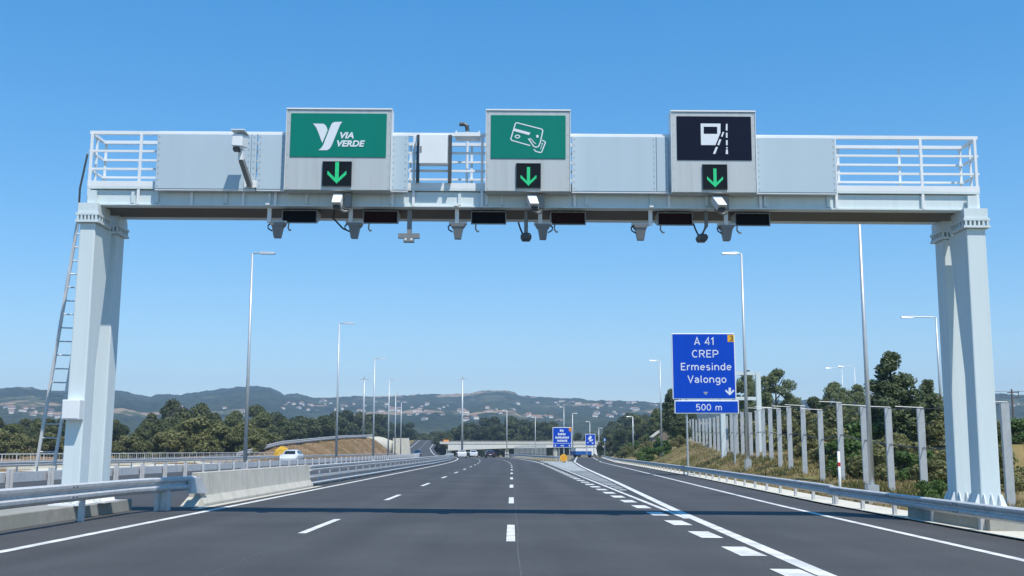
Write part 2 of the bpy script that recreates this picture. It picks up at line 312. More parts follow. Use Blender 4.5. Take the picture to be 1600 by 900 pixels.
def climb(Y): Y = np.asarray(Y, float); return np.clip(Y - 285, 0, 175)**2 / 5400.0
def zmain(x, Y): return -0.0075 * np.clip(x - cY(Y), -14, 14) + dip(Y)
def zopp(x, Y): return 0.1 + climb(Y) + 0 * np.asarray(x, float)
def vnoise(x, y, s, seed):
    r = np.random.default_rng(seed).random((64, 64)); x = x / s; y = y / s
    xi, yi = np.floor(x).astype(int), np.floor(y).astype(int); fx, fy = sst(x - xi), sst(y - yi)
    g = lambda a, b: r[a % 64, b % 64]
    return (g(xi, yi)*(1-fx) + g(xi+1, yi)*fx)*(1-fy) + (g(xi, yi+1)*(1-fx) + g(xi+1, yi+1)*fx)*fy
def H(x, Y):
    x = np.asarray(x, float); Y = np.asarray(Y, float)
    c = cY(Y); zm = zmain(x, Y) - .06; zo = zopp(x, Y) - .06
    orr, oll = nplin(Y, OR_), nplin(Y, OL_); rr, ff, fz = nplin(Y, RR), nplin(Y, FENCE), nplin(Y, FZ)
    a = np.minimum(c - 8.8, orr + 3.5); t = sst((a - x) / np.maximum(a - (orr + 0.9), 0.6)); z = zm * (1 - t) + zo * t
    md = nplin(Y, MOUND); t2 = sst((oll - 2.2 - x) / 6.5); far = sst((oll - 13 - x) / 14)
    hm = np.maximum(md, zo) * (1 - far) + far * np.clip((-x - 60) / 60, 0, 1) * 3.0
    z = np.where(x < oll - 2.2, zo * (1 - t2) + hm * t2, z)
    t3 = np.clip((x - rr - 1.0) / np.maximum(ff - rr - 1.0, 1), 0, 1); fz2 = fz - .02
    zr = zm * (1 - sst(t3)) + fz2 * sst(t3)
    beyond = np.clip((x - ff) / 12.0, 0, 1); zr = zr + sst(beyond) * np.where(Y > 60, 0.8, -0.35)
    z = np.where(x > rr + 1.0, zr, z)
    # rough ground off the pavements
    rough = np.where((x < oll - 3) | (x > rr + 1.6), 1.0, 0.0)
    z = z + rough * (0.30*(vnoise(x, Y, 2.7, 11) - .5) + 0.16*(vnoise(x, Y, 1.1, 12) - .5))
    fl = sst((Y - 480) / 120); z = z * (1 - fl) + fl * (-1.0)
    return z
def H1(x, Y): return float(H(x, Y))

def grid_mesh(name, xs, ys, zf, m):
    X, Y = np.meshgrid(xs, ys); Z = zf(X, Y); nx, ny = len(xs), len(ys)
    v = np.stack([X, Y, Z], -1).reshape(-1, 3); i = np.arange(nx*ny).reshape(ny, nx)
    f = np.stack([i[:-1, :-1], i[:-1, 1:], i[1:, 1:], i[1:, :-1]], -1).reshape(-1, 4)
    me = bpy.data.meshes.new(name); me.from_pydata(v.tolist(), [], f.tolist())
    for q in (m if isinstance(m, list) else [m]): me.materials.append(M[q])
    me.polygons.foreach_set('use_smooth', [True]*len(me.polygons))
    o = bpy.data.objects.new(name, me); COL.objects.link(o); return struct(o)
def span(a, b, s): return list(np.arange(a, b, s))
xs = [-4000, -2500, -1600, -1000, -700, -500, -380, -300, -240] + span(-200, -60, 8) + span(-60, 60, 0.8) + span(60, 200, 8) + [210, 260, 320, 400, 520, 700, 1000, 1600, 2500, 4000]
ys = [-400, -200, -100, -60] + span(-40, 120, 1.0) + span(120, 310, 2.0) + span(310, 620, 10) + [640, 700, 800, 1000, 1300, 1700, 2300, 3200, 4500]
ground = grid_mesh('ground', xs, ys, H, ['verge', 'mound_soil'])
for p in ground.data.polygons:
    c = p.center
    if c.x < -24 and 60 < c.y < 330: p.material_index = 1

def strip(name, fa, fb, Y0, Y1, zf, m, dz=0.0, step=4.0, thick=0.0):
    Ys = span(Y0, Y1, step) + [Y1]; mb = MB(); vs = []
    for y in Ys:
        a, b = fa(y), fb(y); vs += [(a, y, float(zf(a, y)) + dz), (b, y, float(zf(b, y)) + dz)]
    mb.add(vs, [(2*i, 2*i+1, 2*i+3, 2*i+2) for i in range(len(Ys)-1)])
    return mb, (struct(mb.build(name, m)) if name else None)
strip('road', lambda y: c1(y) - 9.0, lambda y: lin(y, RR) - .25 if y <= 150 else c1(y) + 6.0, -30, 150, zmain, 'asphalt', 0.0, 3)
strip('road', lambda y: c1(y) - 8.6, lambda y: c1(y) + 5.4, 150, 345, zmain, 'asphalt', -.001)
strip('exit_road', lambda y: lin(y, GORE) - .9, lambda y: lin(y, RR) - .25, 150, 345, zmain, 'asphalt', -.001)
strip('opposite_road', lambda y: lin(y, OL_) - 1.2, lambda y: lin(y, OR_) + .7, -30, 560, zopp, 'asphalt', 0.004)
md_ = MB()
for i in range(6):
    f0 = (lambda k: (lambda y: (lin(y, OR_) + .65)*(1 - k/6) + (c1(y) - 8.55)*k/6))
    m_, _ = strip(None, f0(i), f0(i+1), -30, 300, lambda x, y: H1(x, y), '', .055 , 3); md_.add(m_.v, m_.f)
struct(md_.build('median_ground', 'asphalt'))
mk = MB()
def mline(f, w, Y0, Y1, zf=zmain, dz=0.006, step=3.0):
    m_, _ = strip(None, lambda y: f(y) - w/2, lambda y: f(y) + w/2, Y0, Y1, zf, 'marking', dz, step); mk.add(m_.v, m_.f)
mline(lambda y: c1(y) - 6.86 + max(0, (y-25))*.0 , 0.17, -25, 340)
for k in range(-2, 25):                                  # broken lines between the three lanes
    y0 = 17.3 + 12.3 * k
    for f in (lambda y: c1(y) - .02, lambda y: c1(y) - 3.52): mline(f, 0.14 if y0 < 130 else .16, y0 + (0 if f(0) > -1 else 1.3), y0 + 3.8 + (0 if f(0) > -1 else 1.3))
mline(lambda y: c1(y) + 3.55, 0.24, 118, 330)            # edge line past the gore
mline(lambda y: lin(y, GORE), 0.22, -25, 330, step=2)
mline(lambda y: lin(y, XR), 0.16, -25, 330)
for k in range(-8, 38):                                  # wide blocks along the exit lane
    y0 = 12.1 + 3.1 * k
    if y0 < 116: mline(lambda y: c1(y) + 3.30, 0.36, y0, y0 + 1.45)
mline(lambda y: c1(y) + 3.70 + (y-23)*.004, 0.13, 23.5, 118)
mline(lambda y: lin(y, OL_) + .5, 0.18, 0, 540, zopp, .012); mline(lambda y: lin(y, OR_) - .6, .2, 0, 540, zopp, .012)
for k in range(45): mline(lambda y: (lin(y, OL_) + lin(y, OR_)) / 2, .16, 12.3*k, 12.3*k + 4, zopp, .012)
struct(mk.build('road_markings', 'marking'))
mk = MB()                                                # pale hatching on the gore between the two edge lines
for k in range(60):
    y0 = 34 + k * 2.0
    if y0 > 146: break
    a = c1(y0) + 3.86 + (y0-23)*.004; b = lin(y0, GORE) - .2
    if b - a < .25: continue
    d = min(1.4, (b - a) * .8); wd = 1.0 if y0 < 78 else 1.7
    vs = []
    for (x, yy) in ((a, y0), (b, y0 + d), (b, y0 + d + wd), (a, y0 + wd)): vs.append((x, yy, float(zmain(x, yy)) + .005))
    mk.add(vs, [(0, 1, 2, 3)])
struct(mk.build('gore_markings', 'hatch_paint'))
mk = MB()
for f in (lambda y: c1(y) + .0, lambda y: c1(y) - 3.5, lambda y: 3.25 + c1(y)):
    m_, _ = strip(None, lambda y: f(y) + .085 + .015*math.sin(y*.7), lambda y: f(y) + .105 + .015*math.sin(y*.7), -20, 120, zmain, '', .003, 1.5); mk.add(m_.v, m_.f)
for k in range(14):                                       # a faint curved scuff across the middle lanes
    a, b_ = .9 + k*.16, .9 + (k+1)*.16; f_ = lambda q: 21.6 + .35*math.sin((q - .9)*1.4)
    mk.add([(a, f_(a), float(zmain(a, 21)) + .0035), (b_, f_(b_), float(zmain(b_, 21)) + .0035), (b_, f_(b_) + .035, float(zmain(b_, 21)) + .0035), (a, f_(a) + .035, float(zmain(a, 21)) + .0035)], [(0, 1, 2, 3)])
struct(mk.build('road_seams', 'seam'))
strip('drainage_channel', lambda y: lin(y, RR) - .12, lambda y: lin(y, RR) + 1.0, -20, 240, zmain, 'pale_concrete', .012)
strip('path', lambda y: -34.1 + max(0, y-110)*.05, lambda y: lin(y, OL_) - 1.9, 10, 118, lambda x, y: .1, 'pale_concrete', .03)
strip('ramp_road', lambda y: lin(y, OL_) - 13, lambda y: lin(y, OL_) - 8.6, 140, 292, lambda x, y: lin(y, MOUND) + .03, 'asphalt', .12)

# ------------------------------------------------------------------ hills
SKY = [(-900, 606), (-500, 612), (-200, 604), (0, 610.6), (24, 608), (49, 608.5), (60, 611), (120, 612), (176, 608), (199, 610.6), (216, 615), (236, 618.5), (245, 615), (270, 615), (282, 617), (323, 612), (372, 607), (397, 605.7), (421, 608),
       (438, 616), (444, 621), (453, 618), (470, 620), (487, 626), (514, 626), (543, 625), (600, 624), (636, 622.8), (672, 619.6), (706, 620), (733, 618), (758, 614), (785, 614), (802, 618), (812, 622), (831, 624), (872, 626.5), (902, 626.5),
       (921, 629), (950, 630), (995, 631), (1024, 632), (1100, 634), (1200, 632), (1280, 630), (1400, 634), (1500, 628), (1560, 622), (1600, 625), (1900, 618), (2500, 625)]
rng = np.random.default_rng(3)
def hill_z(x, y):
    r = np.hypot(x, y) + 1e-6; px = 798 + FPX * x / np.maximum(y, 1)
    top = (HOR - np.interp(px, [s[0] for s in SKY], [s[1] for s in SKY])) / FPX
    peak = 2700.0; rise = np.clip((r - 620) / (peak - 620), 0, 1)
    zt = top * peak * np.where(y > 0, y / r, 1)
    z = zt * (0.25*rise + .75*sst(rise)) * np.where(r > peak, 1 - .5*sst((r - peak)/2500), 1)
    amp = np.clip(rise*1.4, 0, 1) * (1 - .88*sst((rise - .8)/.2))
    z = z + amp * (26*(vnoise(x, y, 420, 1) - .5) + 14*(vnoise(x, y, 170, 2) - .5))
    tre = 5.0*vnoise(x, y, 17, 4) + 3.0*vnoise(x, y, 7, 5)
    return z*.975 - 6 + tre * np.clip(rise*3, 0.1, 1)
mbv = []; nA, nR = 900, 150
an = np.linspace(-0.62, 0.62, nA); rr_ = np.concatenate([np.linspace(620, 2750, 120), np.linspace(2800, 5200, 30)])
A, RRg = np.meshgrid(an, rr_); Xh, Yh = RRg*np.sin(A), RRg*np.cos(A); Zh = hill_z(Xh, Yh)
me = bpy.data.meshes.new('hills'); idx = np.arange(nA*nR).reshape(nR, nA)
me.from_pydata(np.stack([Xh, Yh, Zh], -1).reshape(-1, 3).tolist(), [], np.stack([idx[:-1, :-1], idx[:-1, 1:], idx[1:, 1:], idx[1:, :-1]], -1).reshape(-1, 4).tolist())
me.materials.append(M['hill_ground']); ho = bpy.data.objects.new('hills', me); COL.objects.link(ho); struct(ho)
# fields and clearings on the hillsides come from the ground material
n = M['hill_ground'].node_tree; b = n.nodes['Principled BSDF']; src = b.inputs['Base Color'].links[0].from_socket
tc = [q for q in n.nodes if q.type == 'TEX_COORD'][0]
def fld(scale, lo, hi, col, src):
    z = n.nodes.new('ShaderNodeTexNoise'); z.inputs['Scale'].default_value = scale; z.inputs['Detail'].default_value = 3; n.links.new(tc.outputs['Object'], z.inputs['Vector'])
    r = n.nodes.new('ShaderNodeMapRange'); r.inputs[1].default_value = lo; r.inputs[2].default_value = hi; n.links.new(z.outputs['Fac'], r.inputs[0])
    x = n.nodes.new('ShaderNodeMixRGB'); n.links.new(r.outputs[0], x.inputs[0]); n.links.new(src, x.inputs[1]); x.inputs[2].default_value = (*col, 1); return x.outputs[0]
s_ = fld(0.0042, .61, .63, (0.27, 0.205, 0.135), src); s_ = fld(0.0085, .62, .645, (0.085, 0.095, 0.052), s_); n.links.new(s_, b.inputs['Base Color'])

# haze: the air between here and the hills
hz = MB().box(-4800, 4800, -420, 5300, -14, 330).build('haze', 'marking'); hz['kind'] = 'stuff'; hz.display_type = 'WIRE'
hm = bpy.data.materials.new('haze_air'); hm.use_nodes = True; hn = hm.node_tree; hn.nodes.clear()
pv = hn.nodes.new('ShaderNodeVolumePrincipled'); pv.inputs['Color'].default_value = (0.50, 0.72, 1, 1); pv.inputs['Density'].default_value = 0.00022; pv.inputs['Anisotropy'].default_value = 0.0
ou = hn.nodes.new('ShaderNodeOutputMaterial'); hn.links.new(pv.outputs[0], ou.inputs['Volume']); hz.data.materials.clear(); hz.data.materials.append(hm)

# ------------------------------------------------------------------ toll gantry
TILT = 0.0065
def glx(px, yc, Y): return P(px, yc, Y).x
def glz(yc, Y): return P(800, yc, Y).z
def tilted(name, label, cat, lx, Y, lz, group=None):
    loc = Vector((lx*math.cos(TILT) + lz*math.sin(TILT), Y, -lx*math.sin(TILT) + lz*math.cos(TILT)))
    return thing(name, label, cat, loc, (0, TILT, 0), group)
GA = tilted('toll_gantry', 'pale grey steel toll gantry spanning the whole motorway on paired columns', 'gantry', 0, 0, 0)
YW, YT, YPN, YR_ = 22.15, 22.09, 21.93, 23.35
zb, zt_ = glz(325, YW), glz(298.5, YT)
xL, xRr = glx(139, 310, YW), glx(1521, 310, YW)
# front and rear girders: web, flanges
def girder(y0, y1, face):
    mb = MB(); mb.box(xL, xRr, y0, y1, zb + .03, zt_ - .02); mb.box(xL - .02, xRr + .02, y0 - .05, y1 + .05, zb, zb + .028); return mb
girder(YW, YW + .16, 1).build('girder', 'paint_steel', GA)
girder(YR_, YR_ + .16, 1).build('girder', 'paint_steel', GA)
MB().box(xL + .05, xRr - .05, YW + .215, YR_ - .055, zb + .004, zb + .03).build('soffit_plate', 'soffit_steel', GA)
MB().box(glx(134, 290, YT), glx(1527, 290, YT), YT, YT + .86, zt_, zt_ + .045).build('walkway_deck', 'paint_steel', GA)
tb0, tb1 = zt_ + .046, glz(286.5, YT)
xa, xb = glx(133, 290, YT), glx(1527, 290, YT)
MB().box(xa, xb, YT, YT + .02, tb0, tb1).box(xa, xb, YT + .84, YT + .86, tb0, tb1).box(xa, xa + .02, YT + .021, YT + .839, tb0, tb1).box(xb - .02, xb, YT + .021, YT + .839, tb0, tb1).build('toe_board', 'white_paint', GA)
mb = MB()
for px in (205, 243, 350, 418, 476, 545, 608, 715, 757, 781, 913, 1014, 1100, 1192, 1290, 1437):
    x = glx(px, 312, YW); mb.box(x - .03, x + .03, YW - .045, YW - .003, zb + .05, zt_ - .06)
mb.build('stiffener', 'paint_steel', GA)
# handrails
z1, z2, z3 = glz(210.5, YT), glz(239, YT), glz(267, YT)
def rail_section(pa, pb, posts, y, ends=()):
    mb = MB(); a, b_ = glx(pa, 240, y), glx(pb, 240, y)
    for z, r in ((z1, .035), (z2, .022), (z3, .022)): mb.bar((a, y, z), (b_, y, z), r*2)
    for px in posts:
        x = glx(px, 240, y); mb.bar((x, y - .03, zt_ - .33 if y < 23 else zt_), (x, y - .03, z1 - .036), .055, .03)
    return mb
rail_section(136, 441, (140, 217, 300, 380, 430), YT + .05).build('handrail', 'white_paint', GA)
rail_section(606, 756, (612, 644, 750), YT + .05).build('handrail', 'white_paint', GA)
rail_section(886, 1047, (894, 1040), YT + .05).build('handrail', 'white_paint', GA)
rail_section(1176, 1524, (1182, 1300, 1434, 1519), YT + .05).build('handrail', 'white_paint', GA)
rb = MB(); yb = YT + .78; a_, b_ = glx(136, 240, YT), glx(1524, 240, YT)
for z, r in ((z1, .035), (z2, .022), (z3, .022)): rb.bar((a_, yb, z), (b_, yb, z), r*2)
for i in range(15):
    x = a_ + .03 + (b_ - a_ - .06) * i / 14; rb.bar((x, yb + .04, zt_), (x, yb + .04, z1 - .037), .05, .03)
rb.build('rear_handrail', 'white_paint', GA)
for x in (a_, b_):
    rb = MB()
    for z, r in ((z1, .03), (z2, .022), (z3, .022)): rb.bar((x, YT + .10, z), (x, yb - .06, z), r*2)
    rb.bar((x, (YT + yb) / 2, zt_ + .05), (x, (YT + yb) / 2, z1 - .04), .04)
    rb.build('end_handrail', 'white_paint', GA)
# cladding panels with rivet lines
def panel(p0, p1, seams=(), t=.09):
    y = YPN; mb = MB(); x0, x1 = glx(p0, 255, y), glx(p1, 255, y); za, zc = glz(298, y), glz(212.5, y)
    cuts = [x0] + [glx(s, 255, y) for s in seams] + [x1]
    for u, v in zip(cuts, cuts[1:]): mb.box(u + .004, v - .004, y, y + t, za, zc)
    o = bevel(mb.build('panel', 'panel_paint', GA), .006, 1)
    MB().box(x0, x1, y + .01, y + t + .02, zc + .001, zc + .03).build('panel_trim', 'white_paint', o); MB().box(x0, x1, y + .01, y + t + .02, za - .03, za - .001).build('panel_trim', 'white_paint', o)
    rv = MB()
    for s in cuts:
        s2 = s + (.05 if s == x0 else -.05)
        for k in range(9):
            zz = za + .06 + (zc - za - .12) * k / 8; rv.box(s2 - .011, s2 + .011, y - .006, y - .0005, zz - .011, zz + .011)
    rv.build('rivet', 'sign_back', o)
panel(240, 396.5, (388,)); panel(398.5, 441.5); panel(607.5, 634); panel(890, 1041, (1022,)); panel(1178, 1303)
# columns
def column(side, front):
    y0 = 22.0 if front else 23.2
    if side < 0: bx0, bx1, tx0, tx1 = P(95, 745, 22).x, P(124, 745, 22).x, P(120.5, 372, 22).x, P(145, 372, 22).x
    else: bx0, bx1, tx0, tx1 = P(1531, 753, 22).x, P(1563, 753, 22).x, P(1508, 372, 22).x, P(1538, 372, 22).x
    zt, z0 = glz(352, 22.0), .30
    zm = 3.0
    dp_t, dp_m = (.95, .48) if front else (.50, .48)
    f = (zm - z0) / (zt - z0); mx0, mx1 = bx0 + (tx0 - bx0)*f, bx1 + (tx1 - bx1)*f
    e = -.02
    ring = lambda xa_, xb_, z, d: [(xa_, y0, z), (xb_, y0, z), (xb_, y0 + d, z), (xa_, y0 + d, z)]
    mb = MB(); r0, r1, r2 = ring(bx0, bx1, z0, dp_m), ring(mx0, mx1, zm, dp_m), ring(tx0, tx1, zt, dp_t)
    mb.add(r0 + r1 + r2, [(3, 2, 1, 0), (8, 9, 10, 11)] + [(i + 4*k, (i+1) % 4 + 4*k, (i+1) % 4 + 4*k + 4, i + 4*k + 4) for k in range(2) for i in range(4)])
    o = bevel(mb.build('column', 'paint_steel', GA), .025, 2)
    # bolted head: two flange plates, ribs between, saddle above
    cx0, cx1 = tx0 - .075, tx1 + .075; dy = min(dp_t, .62) if front else .5; ya, ybk = y0 - .07, y0 + dy + .07
    mb = MB(); mb.box(cx0, cx1, ya, ybk, zt + .002, zt + .05); mb.box(cx0, cx1, ya, ybk, zt + .15, zt + .20)
    mb.box(tx0 + .02, tx1 - .02, y0 + .02, y0 + dy - .02, zt + .051, zt + .149)
    mb.box(cx0 + .03, cx1 - .03, ya + .03, ybk - .05, zt + .201, glz(321.5, 22) - .0)
    mb.build('column_head', 'paint_steel', o)
    rb_ = MB()
    for k in range(6):
        x = cx0 + .05 + (cx1 - cx0 - .1) * k / 5
        rb_.box(x - .02, x + .02, ya + .004, ya + .075, zt + .052, zt + .148)
    sx = cx0 if side > 0 else cx1
    for k in range(5):
        y = ya + .12 + (ybk - ya - .2) * k / 4; rb_.box(*((sx + .005, sx + .06) if side > 0 else (sx - .06, sx - .005)), y - .02, y + .02, zt + .052, zt + .148)
    rb_.build('bolt', 'paint_steel', o)
    # base plate with gussets
    mb = MB(); mb.box(bx0 - .16, bx1 + .16, y0 - .16, y0 + dp_m + .16, .262, .30)
    for k in range(3):
        x = bx0 + .05 + (bx1 - bx0 - .1) * k / 2
        for ys_, yo in ((y0 - .002, y0 - .15), (y0 + dp_m + .002, y0 + dp_m + .15)):
            mb.hexa([(x-.01, ys_, .302), (x+.01, ys_, .302), (x+.01, yo, .302), (x-.01, yo, .302)], [(x-.01, ys_, .60), (x+.01, ys_, .60), (x+.01, ys_ + (yo-ys_)*.25, .60), (x-.01, ys_ + (yo-ys_)*.25, .60)])
    for k in range(3):
        y = y0 + .05 + (dp_m - .1) * k / 2
        for xs_, xo in ((bx0 - .002, bx0 - .15), (bx1 + .002, bx1 + .15)):
            mb.hexa([(xs_, y-.01, .302), (xs_, y+.01, .302), (xo, y+.01, .302), (xo, y-.01, .302)], [(xs_, y-.01, .60), (xs_, y+.01, .60), (xs_ + (xo-xs_)*.25, y+.01, .60), (xs_ + (xo-xs_)*.25, y-.01, .60)])
    mb.build('base_plate', 'white_paint', o)
for sd in (-1, 1):
    for fr in (True, False): column(sd, fr)
# end stubs above the column heads
for px0, px1 in ((137, 150), (1505, 1520)):
    MB().box(glx(px0, 310, YW), glx(px1, 310, YW), YW - .12, YW - .055, zb + .03, zt_ - .05).build('end_plate', 'paint_steel', GA)
for nm, lab, x0, x1 in (('concrete_plinth', 'low weathered concrete plinth under the gantry columns beside the ladder', -10.4, -8.62), ('concrete_plinth', 'low concrete plinth under the gantry columns by the fence posts', 8.72, 11.0)):
    mb = MB(); y0, y1 = (16.5, 25.2) if x0 < 0 else (20.3, 24.5); zg = -0.0065*(x0+x1)/2
    mb.hexa([(x0, y0, zg-.12), (x1, y0, zg-.12), (x1, y1, zg-.12), (x0, y1, zg-.12)], [(x0+.02, y0+.02, zg+.255), (x1-.02, y0+.02, zg+.255), (x1-.02, y1-.02, zg+.255), (x0+.02, y1-.02, zg+.255)])
    o = bevel(mb.build(nm, 'plinth_concrete'), .02, 2); tag(o, lab, 'plinth')

# lane signs
def local_rect(px0, px1, y0, y1, Y, lx, lz): return glx(px0, (y0+y1)/2, Y) - lx, glx(px1, (y0+y1)/2, Y) - lx, glz(y1, Y) - lz, glz(y0, Y) - lz
YS = 21.78
def lane_sign(label, px0, px1, face, screen, m):
    lx, lz = glx((px0+px1)/2, 299, YS), glz(299, YS)
    t = tilted('lane_sign', label, 'lane sign', lx, YS, lz, 'lane signs on the gantry')
    x0, x1, z0, z1_ = local_rect(px0, px1, 173, 299, YS, lx, lz)
    bevel(MB().box(x0, x1, 0, .33, z0, z1_).build('housing', 'alu_housing', t), .012, 1)
    tr = MB(); tr.box(x0 - .015, x1 + .015, -.02, .35, z1_ + .001, z1_ + .03); tr.box(x0 - .012, x0 - .001, -.012, .34, z0, z1_ ); tr.box(x1 + .001, x1 + .012, -.012, .34, z0, z1_)
    for fx in (.15, .85): tr.box(x0 + (x1-x0)*fx - .02, x0 + (x1-x0)*fx + .02, .1, .14, z1_ + .031, z1_ + .06)
    tr.build('trim', 'white_paint', t)
    rv = MB()
    for k in range(8):
        for xx in (x0 + .04, x1 - .04):
            zz = z0 + .05 + (z1_ - z0 - .1)*k/7; rv.box(xx - .008, xx + .008, -.005, -.0005, zz - .008, zz + .008)
    rv.build('rivet', 'sign_back', t)
    f = local_rect(face[0], face[2], face[1], face[3], YS, lx, lz)
    fo = bevel(MB().box(f[0], f[1], -.014, -.001, f[2], f[3]).build('sign_face', m, t), .006, 2)
    s = local_rect(screen[0], screen[2], screen[1], screen[3], YS, lx, lz)
    so_ = MB().box(s[0], s[1], -.030, -.001, s[2], s[3]).build('arrow_display', 'led_screen', t)
    fr = MB(); e = .014
    fr.box(s[0]-e, s[1]+e, -.036, -.002, s[3]+.001, s[3]+e); fr.box(s[0]-e, s[1]+e, -.036, -.002, s[2]-e, s[2]-.001); fr.box(s[0]-e, s[0]-.001, -.036, -.002, s[2], s[3]); fr.box(s[1]+.001, s[1]+e, -.036, -.002, s[2], s[3])
    fr.build('display_frame', 'black', so_)
    # arrow of LED dots
    cx, w_, h_ = (s[0]+s[1])/2, s[1]-s[0], s[3]-s[2]; d = w_/22; mb = MB()
    def dot(i, j): mb.box(cx + i*d - d*.42, cx + i*d + d*.42, -.0345, -.0302, s[2] + j*d - d*.42, s[2] + j*d + d*.42)
    on = set()
    for j in range(3, 20):
        for i in (-1, 0, 1): on.add((i, j))
    for q in range(0, 8):
        for k in range(3):
            on.add((q, 2 + q + k)); on.add((-q, 2 + q + k))
    for (i, j) in sorted(on): dot(i, j)
    mb.build('arrow', 'led_green', so_)
    return t, lx, lz, fo
def zpt(x, y, ox, oy, sc, lx, lz, yoff=0.0): px, py = ox + x/sc, oy + y/sc + yoff; return (glx(px, py, YS) - lx, glz(py, YS) - lz)
t, lx, lz, fo = lane_sign('wide lane sign with green face, white V emblem and lettering over a green arrow', 443, 607, (450, 179, 600, 247.5), (501.5, 255.5, 545, 292), 'sign_green')
q = lambda pts: [zpt(x, y, 440, 160, 6.43, lx, lz, 2.5) for x, y in pts]
mb = MB(); mb.prism(q([(292, 211), (396, 213), (418, 228), (430, 250), (438, 278), (386, 405), (372, 372), (352, 316), (325, 252)]), -.018, -.0145)
mb.prism(q([(512, 194), (585, 192), (563, 222), (482, 425), (462, 460), (436, 478), (346, 478), (375, 458), (396, 425), (462, 250), (478, 214), (492, 200)]), -.018, -.0145)
mb.build('emblem', 'sign_white', fo)
a1, b1 = q([(572, 0)])[0][0], q([(710, 0)])[0][0]; lettering('VIA', a1, b1, q([(0, 328)])[0][1], -.0175, 'sign_white', fo, abs(q([(0, 296)])[0][1] - q([(0, 360)])[0][1]), .22, .034)
a1, b1 = q([(543, 0)])[0][0], q([(822, 0)])[0][0]; lettering('VERDE', a1, b1, q([(0, 410)])[0][1], -.0175, 'sign_white', fo, abs(q([(0, 378)])[0][1] - q([(0, 442)])[0][1]), .22, .034)
t, lx, lz, fo = lane_sign('lane sign with green face and white payment card symbol over a green arrow', 756, 887, (763, 180, 880, 248), (804, 256.5, 840.5, 293), 'sign_green')
q = lambda pts: [zpt(x, y, 750, 165, 6.667, lx, lz) for x, y in pts]
mb = MB(); lw = .022
stroke(mb, q([(498, 418), (310, 366), (295, 352), (342, 190), (356, 180), (618, 246), (628, 262), (603, 385), (585, 425), (560, 436), (532, 424), (508, 385), (482, 352), (508, 346)]), lw, -.018)
mb.prism(q([(334, 240), (500, 284), (484, 309), (324, 266)]), -.0185, -.0145)
stroke(mb, q([(365 + 24*math.cos(k*math.pi/5), 325 + 15*math.sin(k*math.pi/5)) for k in range(10)] + [(389, 325)]), lw*.9, -.018)
stroke(mb, q([(622, 362), (650, 374), (656, 386), (618, 482), (606, 490), (556, 478), (536, 456)]), lw, -.0182)
stroke(mb, q([(512, 352), (530, 378), (556, 400)]), lw*.7, -.0184); stroke(mb, q([(612, 400), (628, 392), (604, 455)]), lw*.5, -.0186)
mb.prism(q([(556, 316), (572, 303), (586, 316), (580, 336), (566, 336)]), -.0188, -.0145)
mb.build('emblem', 'sign_white', fo)
t, lx, lz, fo = lane_sign('lane sign with navy face and white truck and dashed lane symbol over green arrow', 1046, 1177, (1053.5, 180, 1170, 248.5), (1095, 256.5, 1131.5, 293.5), 'sign_navy')
q = lambda pts: [zpt(x, y, 1035, 165, 6.667, lx, lz, -.5) for x, y in pts]
mb = MB()
O_, I_ = q([(370, 180), (577, 180), (577, 275), (525, 404), (376, 404)]), q([(402, 213), (543, 213), (543, 288), (402, 288)])
n_ = 5
front = [(x, -.018, z) for x, z in O_] + [(x, -.018, z) for x, z in I_]; back = [(x, -.0145, z) for x, z in O_] + [(x, -.0145, z) for x, z in I_]
fl = [(0, 5, 8, 4), (0, 1, 6, 5), (1, 2, 7, 6), (2, 3, 7), (3, 4, 8, 7)]
mb.add(front + back, fl + [tuple(9+i for i in reversed(f)) for f in fl] + [(i, (i+1) % 5, (i+1) % 5 + 9, i + 9) for i in range(5)] + [(5 + i, 5 + (i+1) % 4, 14 + (i+1) % 4, 14 + i) for i in range(4)])
for qd in ([(600, 266), (616, 268), (597, 318), (583, 312)], [(566, 342), (586, 344), (565, 405), (545, 402)], [(530, 422), (552, 424), (524, 496), (500, 494)],
           [(634, 182), (650, 182), (650, 254), (632, 250)], [(634, 274), (650, 274), (651, 326), (634, 326)], [(635, 352), (652, 352), (653, 404), (636, 404)], [(637, 424), (653, 424), (653, 438), (637, 438)], [(636, 448), (654, 448), (657, 496), (633, 496)]):
    mb.prism(q(qd), -.018, -.0145)
mb.build('emblem', 'sign_white', fo)

